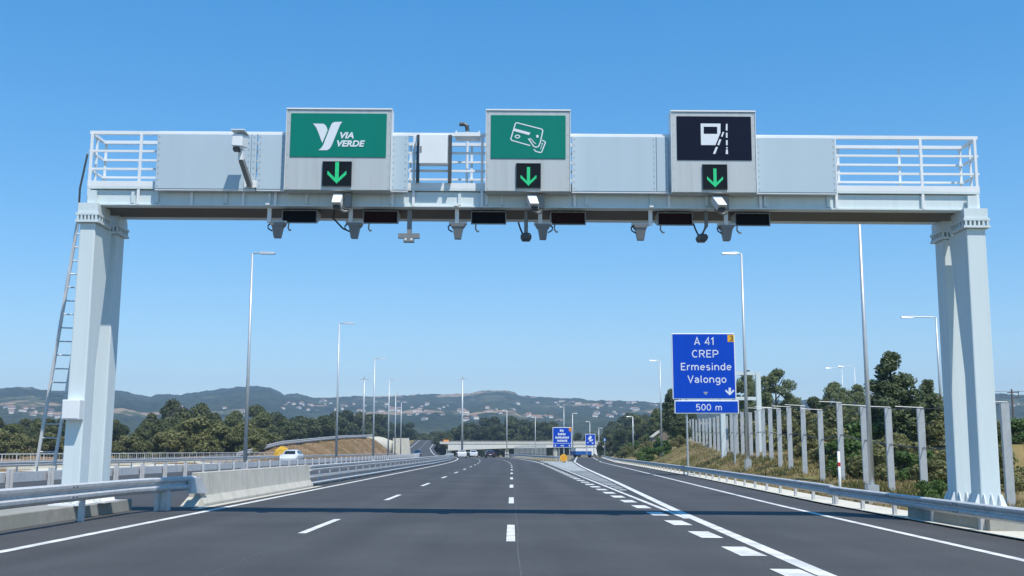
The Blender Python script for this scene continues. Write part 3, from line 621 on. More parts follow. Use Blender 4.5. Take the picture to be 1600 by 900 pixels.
# gear hung on the gantry
def gearloc(px, py, Y): return glx(px, py, Y), Y, glz(py, Y)
def S(pxs, Y, py=320): return pxs / FPX * (Y * math.cos(TH) + (glz(py, Y) - HC) * math.sin(TH))
for (px, m, lab) in ((465.5, 'black_glass', 'black flat flash panel under the gantry, below the emblem sign'), (592, 'red_glass', 'dark red flash panel under the gantry, just past the emblem sign arrow'),
                     (760.5, 'black_glass', 'black flat flash panel under the gantry, below the payment card sign'), (884.5, 'red_glass', 'dark red flash panel under the gantry, at the payment card sign edge'),
                     (1051.5, 'red_glass', 'dark red flash panel under the gantry, below the truck sign'), (1172, 'black_glass', 'black flat flash panel under the gantry, below the truck sign edge')):
    Y = 22.35; x, y, z = gearloc(px, 330.5, Y); t = tilted('flash_panel', lab, 'flash panel', x, y, z, 'flash panels under the gantry')
    w_, h_ = S(55, Y)/2, S(21, Y)
    MB().box(-w_+.02, w_-.02, -.012, .0, -h_+.02, -.02).build('screen', m, t)
    fr = MB(); fr.box(-w_, w_, -.03, .0, -.02, 0); fr.box(-w_, w_, -.03, .0, -h_, -h_+.02); fr.box(-w_, -w_+.02, -.03, .0, -h_+.0201, -.0201); fr.box(w_-.02, w_, -.03, .0, -h_+.0201, -.0201)
    fr.build('frame', 'grey_plastic', t)
    MB().hexa([(-w_, .001, -h_), (w_, .001, -h_), (w_, .42, -h_*.35), (-w_, .42, -h_*.55)], [(-w_, .001, -.002), (w_, .001, -.002), (w_, .42, -.002), (-w_, .42, -.002)]).build('housing', 'alu_housing', t)
    MB().tube([(-w_ + .1, .25, -h_*.7), (-w_ + .09, .22, -h_ - .05), (-w_ + .13, .16, -h_ - .12), (-w_ + .17, .16, -h_ - .11)], .018, 6).build('bracket', 'alu_housing', t)
    MB().box(-.2, -.14, .1, .16, 0.001, .14).box(.14, .2, .1, .16, 0.001, .14).build('hanger', 'galvanised', t)
for i, (px, sp, lab) in enumerate(((431, 418, 'grey toll antenna hanging under the gantry, before the emblem sign'), (551, 545, 'grey toll antenna hanging under the gantry, beneath the emblem sign arrow'), (712.5, 711, 'grey toll antenna hanging under the gantry, below the white tray light'),
                    (845.5, 841, 'grey toll antenna hanging under the gantry, beneath the payment card sign'), (998, 1013, 'grey toll antenna hanging under the gantry, below the long cladding panel'), (1132.5, 1131, 'grey toll antenna hanging under the gantry, beneath the truck sign'))):
    Y = 22.3; x, y, z = gearloc(px, 350, Y); t = tilted('toll_antenna', lab, 'antenna', x, y, z, 'toll antennas under the gantry')
    k = S(1, Y)
    MB().hexa([(-5*k, -.04, -24*k), (5*k, -.04, -24*k), (5*k, .10, -24*k), (-5*k, .10, -24*k)], [(-8*k, -.10, -6*k), (8*k, -.10, -6*k), (8*k, .14, -6*k), (-8*k, .14, -6*k)]).build('body', 'grey_plastic', t)
    MB().hexa([(-9*k, -.11, -5.9*k), (9*k, -.11, -5.9*k), (9*k, .15, -5.9*k), (-9*k, .15, -5.9*k)], [(-12*k, -.12, -1*k), (12*k, -.12, -1*k), (12*k, .16, -1*k), (-12*k, .16, -1*k)]).build('mount', 'grey_plastic', t)
    MB().box(-14*k, 14*k, .0, .08, -.9*k, 3*k).build('crossbar', 'alu_housing', t)
    d = (sp - px)*k
    MB().box(d - 3*k, d + 3*k, -.05, -.002, -1*k, 28*k).box(d - 3*k, d + 3*k, -.25, -.051, 24*k, 28*k).build('strut', 'white_paint', t)
    sgn = -1 if i != 3 else 1
    MB().tube([(sgn*11*k, .02, -1*k), (sgn*15*k, .0, -5*k), (sgn*14*k, -.03, -10*k), (sgn*8*k, -.04, -14*k)], .016, 6).build('cable', 'black', t)
Y = 22.3; k = S(1, Y)
x, y, z = gearloc(637, 327, Y); t = tilted('vehicle_sensor', 'grey T-shaped sensor hanging on a post between two lane signs', 'sensor', x, y, z)
MB().box(-3.5*k, 3.5*k, 0, .09, -42*k, 0).build('post', 'grey_plastic', t); MB().box(-16.5*k, 16.5*k, -.09, -.002, -48*k, -40.5*k).build('crossbar', 'grey_plastic', t)
MB().prism([(-8*k, -54*k), (8*k, -54*k), (8*k, -47.9*k), (-8*k, -47.9*k)], -.12, .03).build('sensor_head', 'grey_plastic', t)
MB().box(-6*k, -3*k, -.124, -.121, -52*k, -49*k).box(3*k, 6*k, -.124, -.121, -52*k, -49*k).build('lens', 'white_paint', t)
for px, lab, dx in ((819, 'dark round-headed sensor hanging on a post below the payment card sign', 0), (1092.5, 'dark round-headed sensor hanging on a bent post below the truck sign', 8)):
    x, y, z = gearloc(px, 327, Y); t = tilted('vehicle_sensor', lab, 'sensor', x, y, z)
    MB().tube([(dx*k, .05, 0), (dx*k, .05, -24*k), (0, .02, -40*k)], 3*k, 8).build('post', 'grey_plastic', t)
    bevel(MB().prism([(-9*k, -44*k), (-6*k, -50*k), (6*k, -50*k), (9*k, -44*k), (6*k, -39*k), (-6*k, -39*k)], -.14, .12).build('sensor_head', 'dark_steel', t), .02, 2)
    MB().tube([(-12*k, .05, -20*k), (-9*k, .03, -30*k), (-5*k, .0, -40*k)], .018, 6).build('cable', 'black', t)
for px, lab, lean in ((524, 'white lane camera bolted under the emblem sign', 0), (828, 'white lane camera bolted under the payment card sign', .05), (1118.5, 'white lane camera bolted under the truck sign', .06)):
    Yc = 21.75; x, y, z = gearloc(px, 302, Yc); k = S(1, Yc); t = tilted('lane_camera', lab, 'camera', x, y, z, 'lane cameras on the gantry')
    bevel(MB().hexa([(-7*k + lean, -.18, -19*k), (7*k + lean, -.18, -19*k), (7*k + lean, .02, -25*k), (-7*k + lean, .02, -25*k)], [(-8*k, .12, 0), (7*k, .12, 0), (7*k, .34, -6*k), (-8*k, .34, -6*k)]).build('housing', 'white_paint', t), .015, 2)
    MB().box(-5*k + lean, 5*k + lean, -.13, -.01, -27*k, -23*k).build('lens', 'black', t)
    MB().box(9*k, 20*k, .18, .3, -20*k, 2*k).build('junction_box', 'grey_plastic', t)
    MB().tube([(-4*k, .1, -22*k), (8*k, .18, -28*k), (16*k, .26, -26*k)], .03, 6).build('bracket', 'grey_plastic', t)
    MB().tube([(-6*k, .2, -26*k), (-10*k, .3, -36*k), (4*k, .5, -50*k), (14*k, .55, -54*k), (26*k, .56, -52*k)], .018, 6).build('cable', 'black', t) if px == 524 else None
# boxed camera on an arm in front of the first cladding panel
Yc = 21.35; x, y, z = gearloc(388, 296, YPN); t = tilted('arm_camera', 'boxed white camera on a grey arm in front of the cladding panel', 'camera', x, YPN, z); k = S(1, Yc)
MB().box(-10*k, 10*k, -.03, -.002, 0, 12*k).build('base_plate', 'white_paint', t)
MB().bar((0, -.05, 3*k), (-6*k, -.52, 35*k), .10, .09).build('arm', 'grey_plastic', t)
MB().box(-10*k, -3*k, -.60, -.46, 34*k, 52*k).build('post', 'white_paint', t)
bevel(MB().hexa([(-19*k, -.75, 53*k), (-2*k, -.75, 52*k), (0*k, -.36, 57*k), (-17*k, -.36, 58*k)], [(-18*k, -.75, 72*k), (-1*k, -.75, 72*k), (1*k, -.36, 77*k), (-16*k, -.36, 77*k)]).build('housing', 'white_paint', t), .02, 2)
MB().box(-19.5*k, 2*k, -.80, -.34, 77.5*k, 79*k).build('hood', 'white_paint', t); MB().box(-16*k, -7*k, -.74, -.6, 46*k, 52*k).build('lens', 'black', t)
# cabinet on dark uprights, hooked pole, tray light
Yc = 22.02; x, y, z = gearloc(674, 286, Yc); t = tilted('equipment_cabinet', 'white square cabinet on two dark uprights before the handrail', 'cabinet', x, y, z); k = S(1, Yc)
bevel(MB().box(-22*k, 22*k, -.22, 0, 26*k, 74*k).build('box', 'white_paint', t), .015, 2)
MB().box(-27.5*k, -22.5*k, -.06, .04, 0, 76*k).box(22.5*k, 28*k, -.06, .04, 0, 76*k).build('upright', 'dark_steel', t); MB().box(-21*k, -18*k, -.226, -.2205, 44*k, 54*k).build('latch', 'grey_plastic', t)
Yc = 22.6; x, y, z = gearloc(726, 286, Yc); t = tilted('hooked_pole', 'thin pole with a dark hooked top rising above the gantry handrail', 'pole', x, y, z); k = S(1, Yc)
MB().tube([(0, 0, 0), (0, 0, 84*k)], .028, 8).build('pole', 'white_paint', t); MB().tube([(0, 0, 84*k), (-1*k, 0, 92*k), (-5*k, 0, 95*k), (-13*k, 0, 94.5*k)], .045, 8).build('hook', 'dark_steel', t)
Yc = 22.0; x, y, z = gearloc(727, 215, Yc); t = tilted('tray_light', 'flat white tray light clamped on the handrail beside the cabinet', 'light', x, y, z); k = S(1, Yc)
MB().box(-20*k, 20*k, -.1, .3, 0, 6*k).build('tray', 'white_paint', t); MB().box(-19*k, -17.5*k, 0, .05, 6.1*k, 11*k).box(17*k, 18.5*k, 0, .05, 6.1*k, 11*k).build('clamp', 'white_paint', t)
# junction box on the column and the leaning ladder
x, y, z = gearloc(109, 655, 21.7); t = tilted('junction_box', 'white junction box mounted on the gantry column above the guardrail', 'box', P(109, 655, 21.76).x, 21.76, P(109, 660, 21.76).z); k = S(1, 21.7, 640)
bevel(MB().box(-14.5*k, 13*k, 0, .235, 0, 31*k).build('box', 'white_paint', t), .01, 2); MB().box(-13*k, 11.5*k, -.008, -.001, 2*k, 29*k).build('door', 'white_paint', t)
la, lb = P(122, 345, 23.9), P(57, 728, 23.9)
t = thing('ladder', 'long grey steel access ladder leaning against the gantry column', 'ladder', lb)
dv = Vector((.34, .10, 0)); top = la - lb
for s in (0, 1): MB().bar(dv*s, top + dv*s, .06, .05).build('rail', 'galvanised', t)
rg = MB()
for i in range(1, 18): p = top * (i / 18); rg.tube([p + dv*.08, p + dv*.92], .016, 6)
rg.build('rung', 'galvanised', t)
c_ = P(137, 240, 22.6) - lb; MB().tube([top, (top + c_)/2 + Vector((-.06, 0, 0)), c_], .022, 6).build('cable', 'grey_plastic', t)

# ------------------------------------------------------------------ barriers
WP = [(0, 1.0), (.06, .985), (.095, .91), (.09, .76), (.015, .56), (.015, .47), (.085, .41), (.098, .35), (.09, .19), (.03, .03), (0, 0), (-.012, .02), (-.012, .98)]
def loft(path, prof, side, zof, h, zb_):
    mb = MB(); n = len(prof); vs = []
    for i, (x, y) in enumerate(path):
        a = path[max(0, i-1)]; b = path[min(len(path)-1, i+1)]; d = Vector((b[0]-a[0], b[1]-a[1])).normalized(); nx, ny = d.y*side, -d.x*side
        for o_, z in prof: vs.append((x + nx*o_, y + ny*o_, zof(x, y) + zb_ + z*h))
    fs = [(i*n + j, i*n + (j+1) % n, (i+1)*n + (j+1) % n, (i+1)*n + j) for i in range(len(path)-1) for j in range(n)]
    fs += [tuple(range(n)), tuple((len(path)-1)*n + j for j in reversed(range(n)))]
    return mb.add(vs, fs)
post_mesh = {}
def guardrail(label, f, Y0, Y1, side, zof, beams, pstep, ph, pw=.12, step=4.0, m='galvanised', thin=1e9, splices=False):
    ys_ = span(Y0, Y1, step) + [Y1]; path = [(f(y), y) for y in ys_]
    t = thing('guardrail', label, 'guardrail', (0, 0, 0))
    for (zb_, h, kind) in beams:
        if kind == 'w': loft(path, WP, side, zof, h, zb_).build('beam', m, t)
        elif kind == 'box': loft(path, [(.07, 0), (.07, 1), (-.01, 1), (-.01, 0)], side, zof, h, zb_).build('beam', m, t)
        else: MB().tube([(x, y, zof(x, y) + zb_) for x, y in path], h, 6).build('beam', m, t)
        if splices and kind == 'w':
            y = Y0 + 2.1
            while y < Y1 - .6:
                loft([(f(y), y), (f(y + .32), y + .32)], [(o_ + .007, z) for o_, z in WP[:11]] + [(-.002, .02), (-.002, .98)], side, zof, h*1.02, zb_ - h*.01).build('splice', m, t)
                bt = MB()
                for dy in (.08, .24):
                    for zz_ in (.25, .8): bt.box(f(y) + side*.095 - .012, f(y) + side*.095 + .022*side if side > 0 else f(y) + side*.095 + .012, y + dy - .013, y + dy + .013, zof(f(y), y) + zb_ + h*zz_ - .013, zof(f(y), y) + zb_ + h*zz_ + .013)
                bt.build('bolt', 'dark_steel', t); y += 4.0
    for key in ((ph, pw), (ph, .07)):
        if key in post_mesh: continue
        pw_ = key[1]; q_ = MB(); q_.box(-.02, .0, -pw_/2, pw_/2, -.3, ph); q_.box(.0005, .06, -pw_/2, -pw_/2 + .012, -.3, ph); q_.box(.0005, .06, pw_/2 - .012, pw_/2, -.3, ph)
        tmp = q_.build('post', m); post_mesh[key] = tmp.data; bpy.data.objects.remove(tmp)
    y = Y0 + .4; k = 0
    while y < Y1 and k < 99:
        o = bpy.data.objects.new('post', post_mesh[(ph, pw if y < thin else .07)]); COL.objects.link(o); o.parent = t; x = f(y) - side*.09
        o.location = (x, y, zof(x, y)); o.rotation_euler = (0, 0, 0 if side < 0 else math.pi); y += pstep; k += 1
    return t
zm1 = lambda x, y: float(zmain(x, y)); zo1 = lambda x, y: float(zopp(x, y))
gl_ = guardrail('galvanised guardrail in front of the gantry column beside the ladder', lambda y: -8.1 + .45*float(sst((y - 23.4)/3.0)), 2.0, 26.5, 1, zm1, [(.41, .33, 'w')], 3.75, .70, .14, .8, splices=True)
MB().box(-8.05, -7.78, 25.0, 25.25, -.1, .62).build('block', 'galvanised', gl_)
MB().hexa([(-7.62, 26.0, .40), (-7.53, 26.0, .40), (-7.50, 27.3, .36), (-7.555, 27.3, .36)], [(-7.62, 26.0, .75), (-7.55, 26.0, .75), (-7.53, 26.8, .76), (-7.58, 26.8, .76)]).build('end_shoe', 'galvanised', gl_)
# concrete barrier: New Jersey profile
t = thing('concrete_barrier', 'weathered concrete barrier between the two metal guardrails', 'barrier', (0, 0, 0))
prof = [(0.0, 0), (0.0, .09), (.11, .27), (.165, .83), (.345, .83), (.40, .27), (.51, .09), (.51, 0)]
mb = MB(); vs = []
for y, dx in ((26.9, 0), (29, 0), (32, 0), (36, 0), (40.8, 0), (41.5, .0)): vs += [(-7.46 - o_ + dx, y, .04 + z) for o_, z in prof]
n_ = len(prof); mb.add(vs, [(i*n_+j, i*n_+(j+1) % n_, (i+1)*n_+(j+1) % n_, (i+1)*n_+j) for i in range(5) for j in range(n_)] + [tuple(range(n_)), tuple(5*n_+j for j in reversed(range(n_)))])
bevel(mb.build('body', 'concrete', t), .015, 2)
MB().hexa([(-8.0, 26.5, .02), (-7.52, 26.5, .02), (-7.47, 26.89, .02), (-7.96, 26.89, .02)], [(-7.9, 26.72, .20), (-7.58, 26.72, .20), (-7.56, 26.89, .28), (-7.88, 26.89, .28)]).build('toe', 'concrete', t)
strip('kerb_strip', lambda y: -7.42 + c1(y)*0, lambda y: -7.18, 25.5, 42, zmain, 'concrete', .012)
guardrail('three-beam guardrail curving away from the end of the concrete barrier', lambda y: c1(y) - 7.62, 41.4, 285, 1, zm1, [(.56, .24, 'w'), (.33, .10, 'box'), (.12, .05, 'tube')], 2.6, .78, .07, 3.0)
guardrail('guardrail with broad posts on the far edge of the median behind the gantry column', lambda y: -13.6 + c1(y) - (.9*float(sst((y-60)/120))), 16, 275, -1, zo1, [(.44, .28, 'w'), (.2, .04, 'tube')], 2.65, .80, .26, 4.0, thin=46)
guardrail('low guardrail along the outer edge of the opposite carriageway', lambda y: lin(y, OL_) - 1.6, 30, 270, 1, zo1, [(.40, .28, 'w')], 2.7, .66, .10, 4.0)
guardrail('guardrail running along the top of the bare soil mound', lambda y: lin(y, OL_) - 8.5, 140, 291, 1, lambda x, y: lin(y, MOUND), [(.3, .5, 'w')], 4, .7, .12, 4.0)
guardrail('nearer guardrail on the exit side passing the gantry plinth', lambda y: lin(y, RR), 3, 30.6, -1, zm1, [(.235, .27, 'w')], 2.45, .46, .11, 2.4, splices=True)
guardrail('long guardrail along the exit lane below the grassy bank', lambda y: lin(y, RR), 30.2, 238, -1, zm1, [(.27, .27, 'w')], 2.6, .5, .10, 3.0)
guardrail('dark guardrail beyond the round yellow gore marker', lambda y: c1(y) + 5.1 + max(0, 175 - y)*.055, 138, 250, -1, zm1, [(.42, .28, 'w')], 3, .65, .10, 4.0)
# parapet wall and open railing beyond the opposite carriageway
t = thing('railing', 'pale green open railing along a low concrete wall before the woods', 'railing')
ra = lambda y: -34.0 + max(0, y-110)*.05
path = [(ra(y), y) for y in span(34, 152, 4)]
loft(path, [(.0, 0), (.0, 1), (.25, 1), (.25, 0)], 1, lambda x, y: .0, .62, .0).build('wall', 'pale_concrete', t)
mb = MB()
for z, r in ((1.16, .035), (.72, .022)): mb.tube([(x - .12, y, z) for x, y in path], r, 6)
mb.build('handrail', 'galvanised', t); mb = MB()
for y in np.arange(34, 148, .55):
    x = ra(y) - .12; mb.bar((x, y, .62), (x, y, 1.15), .018)
mb.build('bars', 'galvanised', t)
for y in np.arange(34, 148, 2.2): x = ra(y) - .12; MB().bar((x, y + .05, .62), (x, y + .05, 1.14), .05).build('post', 'galvanised', t)

# ------------------------------------------------------------------ street lamps and masts
lamp_proto = {}
def lamp(label, x, y, z, h, arm_dx, group='street lamps along the motorway', thick=1.0, two=False):
    t = thing('street_lamp', label, 'street lamp', (x, y, z), (0, 0, 0), group)
    MB().tube([(0, 0, -.4), (0, 0, h)], .10*thick, 10, .05*thick).build('pole', 'lamp_steel', t, True)
    MB().box(-.16, .16, -.16, .16, -.4, .5).build('base', 'lamp_steel', t)
    ad = 1 if arm_dx > 0 else -1
    MB().tube([(0, 0, h - .05), (ad*.12, 0, h + .02), (arm_dx, 0, h + .05)], .035*thick, 8).build('arm', 'lamp_steel', t)
    a, b_ = arm_dx - ad*.1, arm_dx + ad*.72
    hd = MB().hexa([(a, -.12, h - .04), (b_, -.15, h - .03), (b_, .15, h - .03), (a, .12, h - .04)], [(a, -.08, h + .12), (b_, -.1, h + .06), (b_, .1, h + .06), (a, .08, h + .12)]).build('lamp_head', 'lamp_steel', t)
    return t
for px, py, Y, topy, d, lab in ((383.5, 718, 60, 396, .55, 'tall street lamp rising behind the concrete barrier, tallest on the median side'), (525.5, 713, 92, 505.5, .55, 'street lamp over the bare soil mound beside the double-headed mast'),
                                (583, 713, 127, 560.5, .55, 'street lamp just past the double-headed mast, before the pale wing wall'), (606.5, 711, 165, 592.5, .55, 'slim street lamp in front of the pale wing wall'),
                                (617, 709, 206, 614.5, .5, 'small street lamp second behind the pale wing wall'), (626, 708, 244, 628.5, .5, 'smallest street lamp just above the pale wing wall')):
    b0 = P(px, 704, Y); tp = P(px, topy, Y).z; zg = H1(b0.x, Y); lamp(lab, b0.x, Y, zg, tp - zg, d, thick=1.15 if Y < 100 else 1.3)
for px, Y, topy, d, lab in ((1169, 60, 396.5, -.35, 'tall street lamp beside the big blue direction sign'), (1361, 32.5, 322, -.5, 'thick street lamp among the fence posts, its head hidden by the gantry'),
                            (1034.5, 125, 563.5, -.45, 'street lamp above the green shrubs before the blue sign'), (1476, 72, 496, -1.6, 'street lamp with a long arm reaching out behind the gantry column')):
    b0 = P(px, 730, Y); tp = P(px, topy, Y).z; zg = H1(b0.x, Y); lamp(lab, b0.x, Y, zg, tp - zg, d, thick=.85 if Y < 40 else 1.1)
for px, Y, topy, d, lab in ((792, 300, 641, -.5, 'distant street lamp rising at the bridge over the dark car'), (836.5, 330, 652, -.5, 'distant street lamp just beside the smaller far sign posts fence'), (881.5, 310, 636, -.5, 'distant street lamp behind the far blue sign'),
                            (895, 260, 646, 0.4, 'thicker distant lamp pole beside the far blue sign'), (922, 330, 659, -.5, 'distant street lamp above the small blue pictogram sign'), (989.5, 200, 651, -.4, 'short lamp pole among the shrubs on the green slope'), (936, 340, 669, .5, 'short distant lamp past the small blue pictogram sign'),
                            (1321, 150, 575, -1.5, 'faint far street lamp over the trees beyond the fence, lower arm'), (1341, 150, 572.5, -1.5, 'faint far street lamp over the trees beyond the fence, higher arm')):
    b0 = P(px, 704, Y); tp = P(px, topy, Y).z; zg = max(H1(b0.x, Y), -2); lamp(lab, b0.x, Y, zg, tp - zg, d, 'far street lamps', 1.6 if px < 1100 else .8)
def mast(label, px, Y, topy):
    b0 = P(px, 704, Y); tp = P(px, topy, Y).z; zg = H1(b0.x, Y); h = tp - zg
    t = thing('light_mast', label, 'light mast', (b0.x, Y, zg), (0, 0, 0), 'double-headed light masts')
    MB().tube([(0, 0, -.3), (0, 0, h)], .30, 10, .16).build('pole', 'lamp_steel', t, True)
    MB().bar((-.7, 0, h + .08), (.7, 0, h + .08), .12).bar((0, -.7, h + .15), (0, .7, h + .15), .12).build('crossarm', 'lamp_steel', t)
    for s in (-1, 1): MB().hexa([(s*.6, -.25, h - .1), (s*1.25, -.25, h + .02), (s*1.25, .25, h + .02), (s*.6, .25, h - .1)], [(s*.6, -.2, h + .14), (s*1.25, -.2, h + .2), (s*1.25, .2, h + .2), (s*.6, .2, h + .14)]).build('lamp_head', 'lamp_steel', t)
    MB().box(-.12, .12, -.12, .12, h + .2, h + .7).build('finial', 'lamp_steel', t)
mast('double-headed light mast rising over the soil mound rail', 567, 270, 593); mast('double-headed light mast above the white car on the motorway', 722, 268, 592.5)

# ------------------------------------------------------------------ noise fence posts
t = thing('post_fence', 'row of galvanised fence posts climbing the bank behind the exit lane', 'fence')
poles = [(1575, 30.6)]
inv = [(1442, 36.7), (1391, 40), (1352, 43), (1314.6, 46.2), (1284, 49), (1257, 52), (1235, 54.5), (1219, 57), (1205.3, 60.5), (1194, 63.5), (1184, 66.3), (1174, 69), (1161, 72.3), (1152, 75), (1144, 77.5), (1136.5, 80), (1129, 83.5), (1123, 88), (1117, 93.5), (1110.5, 100), (1105, 106), (1100, 111.5), (1094, 118), (1089, 125), (1084, 133), (1079.5, 142), (1075, 152), (1071, 163)]
poles += inv
pm = MB().box(-.11, .11, -.012, 0, -.5, 2.80).box(-.11, -.098, .0005, .17, -.5, 2.80).box(.098, .11, .0005, .17, -.5, 2.80)
pm.bar((-.10, -.014, 2.30), (.10, -.014, 2.72), .012); po = pm.build('post', 'post_galv'); pdat = po.data; bpy.data.objects.remove(po)
tops = []
for px, Y in poles:
    x = P(px, 704, Y).x; z = H1(x, Y); o = bpy.data.objects.new('post', pdat); COL.objects.link(o); o.parent = t; ps = lin(Y, [(30, 1.0), (37, 1.05), (41, 1.08), (46, 1.13), (53, 1.12), (60, 1.0)]); o.scale = (1, 1, ps); o.location = (x, Y, z); o.rotation_euler = (0, 0, R(random.uniform(-3, 3) - 8)); tops.append((x, Y, z + 2.8*ps))
    if Y < 66: MB().tube([(x + .12, Y + .05, z + 2.8*ps - .05), (x + .10, Y + .05, z + 2.8*ps + .03), (x - .86, Y - .03, z + 2.8*ps + .07)], .016, 6).build('top_arm', 'post_galv', t)
mb = MB()
for a, b_ in zip(tops, tops[1:]):
    for dz in (-.02, -1.3, -1.34): mb.tube([(a[0], a[1] + .08, a[2] + dz), (b_[0], b_[1] + .08, b_[2] + dz)], .012, 4)
mb.build('wires', 'dark_steel', t)
t = thing('post_fence', 'short grey picket fence on the strip between motorway and exit, before the bridge', 'fence')
pd2 = MB().box(-.06, .06, -.05, .05, -.5, 2.9).build('post', 'lamp_steel'); d2 = pd2.data; bpy.data.objects.remove(pd2); mb = MB()
for i in range(26):
    Y = 215 + i * 2.2; x = 2 + c1(Y) + 8.6 - i*.06; z = H1(x, Y); o = bpy.data.objects.new('post', d2); COL.objects.link(o); o.parent = t; o.location = (x, Y, z)
for zz in (1.0, 2.5): mb.tube([(2 + c1(y) + 8.6 - (y-215)/2.2*.06, y + .1, H1(2 + c1(y) + 8.6, y) + zz) for y in np.arange(215, 271, 2.2)], .03, 4)
mb.build('rails', 'lamp_steel', t)

# ------------------------------------------------------------------ road signs
YB = 66.0
def plainbox(px0, px1, y0, y1, Y, o): a, b_ = P(px0, y1, Y), P(px1, y0, Y); return a.x - o.x, P(px1, y1, Y).x - o.x, a.z - o.z, b_.z - o.z
def blue_panel(t, o, rect, Y, nm):
    x0, x1, z0, z1_ = plainbox(*rect, Y, o); e = .065 if Y < 100 else .10
    bevel(MB().box(x0, x1, 0, .06, z0, z1_).build('border', 'sign_white', t), .03, 2)
    f = bevel(MB().box(x0 + e, x1 - e, -.012, -.001, z0 + e, z1_ - e).build(nm, 'sign_blue', t), .005, 1)
    return f, (x0, x1, z0, z1_)
zg = H1(P(1102, 704, YB).x, YB); o_ = Vector((P(1102, 704, YB).x, YB, zg)); t = thing('direction_sign', 'big blue direction sign with white place names and distance plate on the grassy bank', 'direction sign', o_)
f, rc = blue_panel(t, o_, (1051, 1151, 520.5, 624), YB, 'sign_face'); f2, rc2 = blue_panel(t, o_, (1054, 1155, 625.5, 646.5), YB, 'distance_plate')
def sq(x, y): p = P(980 + x/3.215, 500 + y/3.215, YB); return p.x - o_.x, p.z - o_.z
for s, xa_, xb_, yc, hh in (('A 41', 333, 434, 125, 37), ('CREP', 320, 453, 188, 37), ('Ermesinde', 263, 517, 252, 36), ('Valongo', 296, 490, 315, 36)):
    sign_text(s, sq(xa_, 0)[0], sq(xb_, 0)[0], sq(0, yc)[1], hh/3.215*YB/FPX, -.0165, 'sign_white', f)
sign_text('500 m', sq(334, 0)[0], sq(464, 0)[0], sq(0, 454)[1], 31/3.215*YB/FPX, -.0165, 'sign_white', f2)
mb = MB(); c_ = [sq(*p) for p in ((509, 340), (521, 340), (521, 362), (533, 350), (539, 356), (515, 379), (491, 356), (497, 350), (509, 362))]; mb.prism(c_, -.016, -.0125); mb.build('arrow', 'sign_white', f)
mb = MB(); mb.prism([sq(*p) for p in ((381, 361), (407, 361), (394, 377))], -.016, -.0125); mb.build('mark', 'sign_back', f)
yl = MB(); c0_, c1_ = sq(503, 74), sq(536, 110); yl.box(c0_[0], c1_[0], -.018, -.0125, c1_[1], c0_[1]); yo = yl.build('exit_tab', 'sign_yellow', f)
sign_text('3', sq(511, 0)[0], sq(529, 0)[0], sq(0, 105)[1], 26/3.215*YB/FPX, -.0225, 'black', yo, .17)
for px in (1075, 1149): x = P(px, 704, YB).x - o_.x; MB().tube([(x, .13, -.5), (x, .13, rc[3] - .2)], .06, 8).build('post', 'lamp_steel', t)
br = MB()
for fz_ in (.15, .5, .85): z = rc[2] + (rc[3]-rc[2])*fz_; br.box(rc[0] + .2, rc[1] - .2, .061, .1, z - .04, z + .04)
br.build('bracket', 'sign_back', t)
# two far blue signs
YB2 = 175.0; o_ = Vector((P(877, 704, YB2).x, YB2, H1(P(877, 704, YB2).x, YB2))); t = thing('direction_sign', 'far blue direction sign with an orange corner tab above the gore marker', 'direction sign', o_)
f, rc = blue_panel(t, o_, (863.5, 893.5, 667.5, 699.5), YB2, 'sign_face')
def blocks(mbx, px0, px1, py0, py1, nn, Y, o, y=-.03):
    w_ = (px1 - px0) / nn
    for i in range(nn):
        a = P(px0 + i*w_ + w_*.1, py1, Y); b_ = P(px0 + (i+1)*w_ - w_*.15, py0 + (.6 if i % 3 == 1 else 0), Y); mbx.box(a.x - o.x, b_.x - o.x, y, -.0125, a.z - o.z, b_.z - o.z)
mb = MB()
for r_ in ((874.5, 881, 671, 674.5, 2), (871.5, 884, 676.5, 680, 5), (867.5, 889, 682, 685.2, 9), (870.5, 886.5, 687, 690.2, 7), (866.5, 869, 695, 697.5, 1), (876, 881, 695.2, 697.3, 3), (888.5, 891, 695, 697.5, 1)): blocks(mb, *r_, YB2, o_)
mb.build('lettering', 'sign_white', f)
mb = MB(); a, b_ = P(889, 674, YB2), P(893, 668, YB2); mb.box(a.x - o_.x, b_.x - o_.x, -.04, -.0125, a.z - o_.z, b_.z - o_.z); mb.build('corner_tab', 'orange', f)
mb = MB(); a, b_ = P(864.5, 693, YB2), P(892.5, 692.4, YB2); mb.box(a.x - o_.x, b_.x - o_.x, -.025, -.0125, a.z - o_.z, b_.z - o_.z); mb.build('divider', 'sign_white', f)
for px in (867, 873.5, 881, 890): x = P(px, 704, YB2).x - o_.x; MB().tube([(x, .2, -.4), (x, .2, rc[3] - .3)], .09, 6).build('post', 'lamp_steel', t)
YB3 = 230.0; o_ = Vector((P(922, 704, YB3).x, YB3, H1(P(922, 704, YB3).x, YB3))); t = thing('direction_sign', 'small far blue sign with a white pictogram before the bridge', 'direction sign', o_)
f, rc = blue_panel(t, o_, (914.5, 930.5, 678, 696.5), YB3, 'sign_face')
mb = MB()
for poly in (((918.5, 686), (922, 680.5), (925, 682.5), (922.5, 688)), ((920, 688.5), (926.5, 686), (926, 689), (921, 690)), ((917, 691), (920, 691), (919, 693)), ((924, 691.5), (928, 691.5), (926, 694))):
    mb.prism([(P(a, b_, YB3).x - o_.x, P(a, b_, YB3).z - o_.z) for a, b_ in poly], -.03, -.0125)
mb.build('pictogram', 'sign_white', f)
for px in (917, 928): x = P(px, 704, YB3).x - o_.x; MB().tube([(x, .2, -.4), (x, .2, rc[3] - .3)], .1, 6).build('post', 'lamp_steel', t)
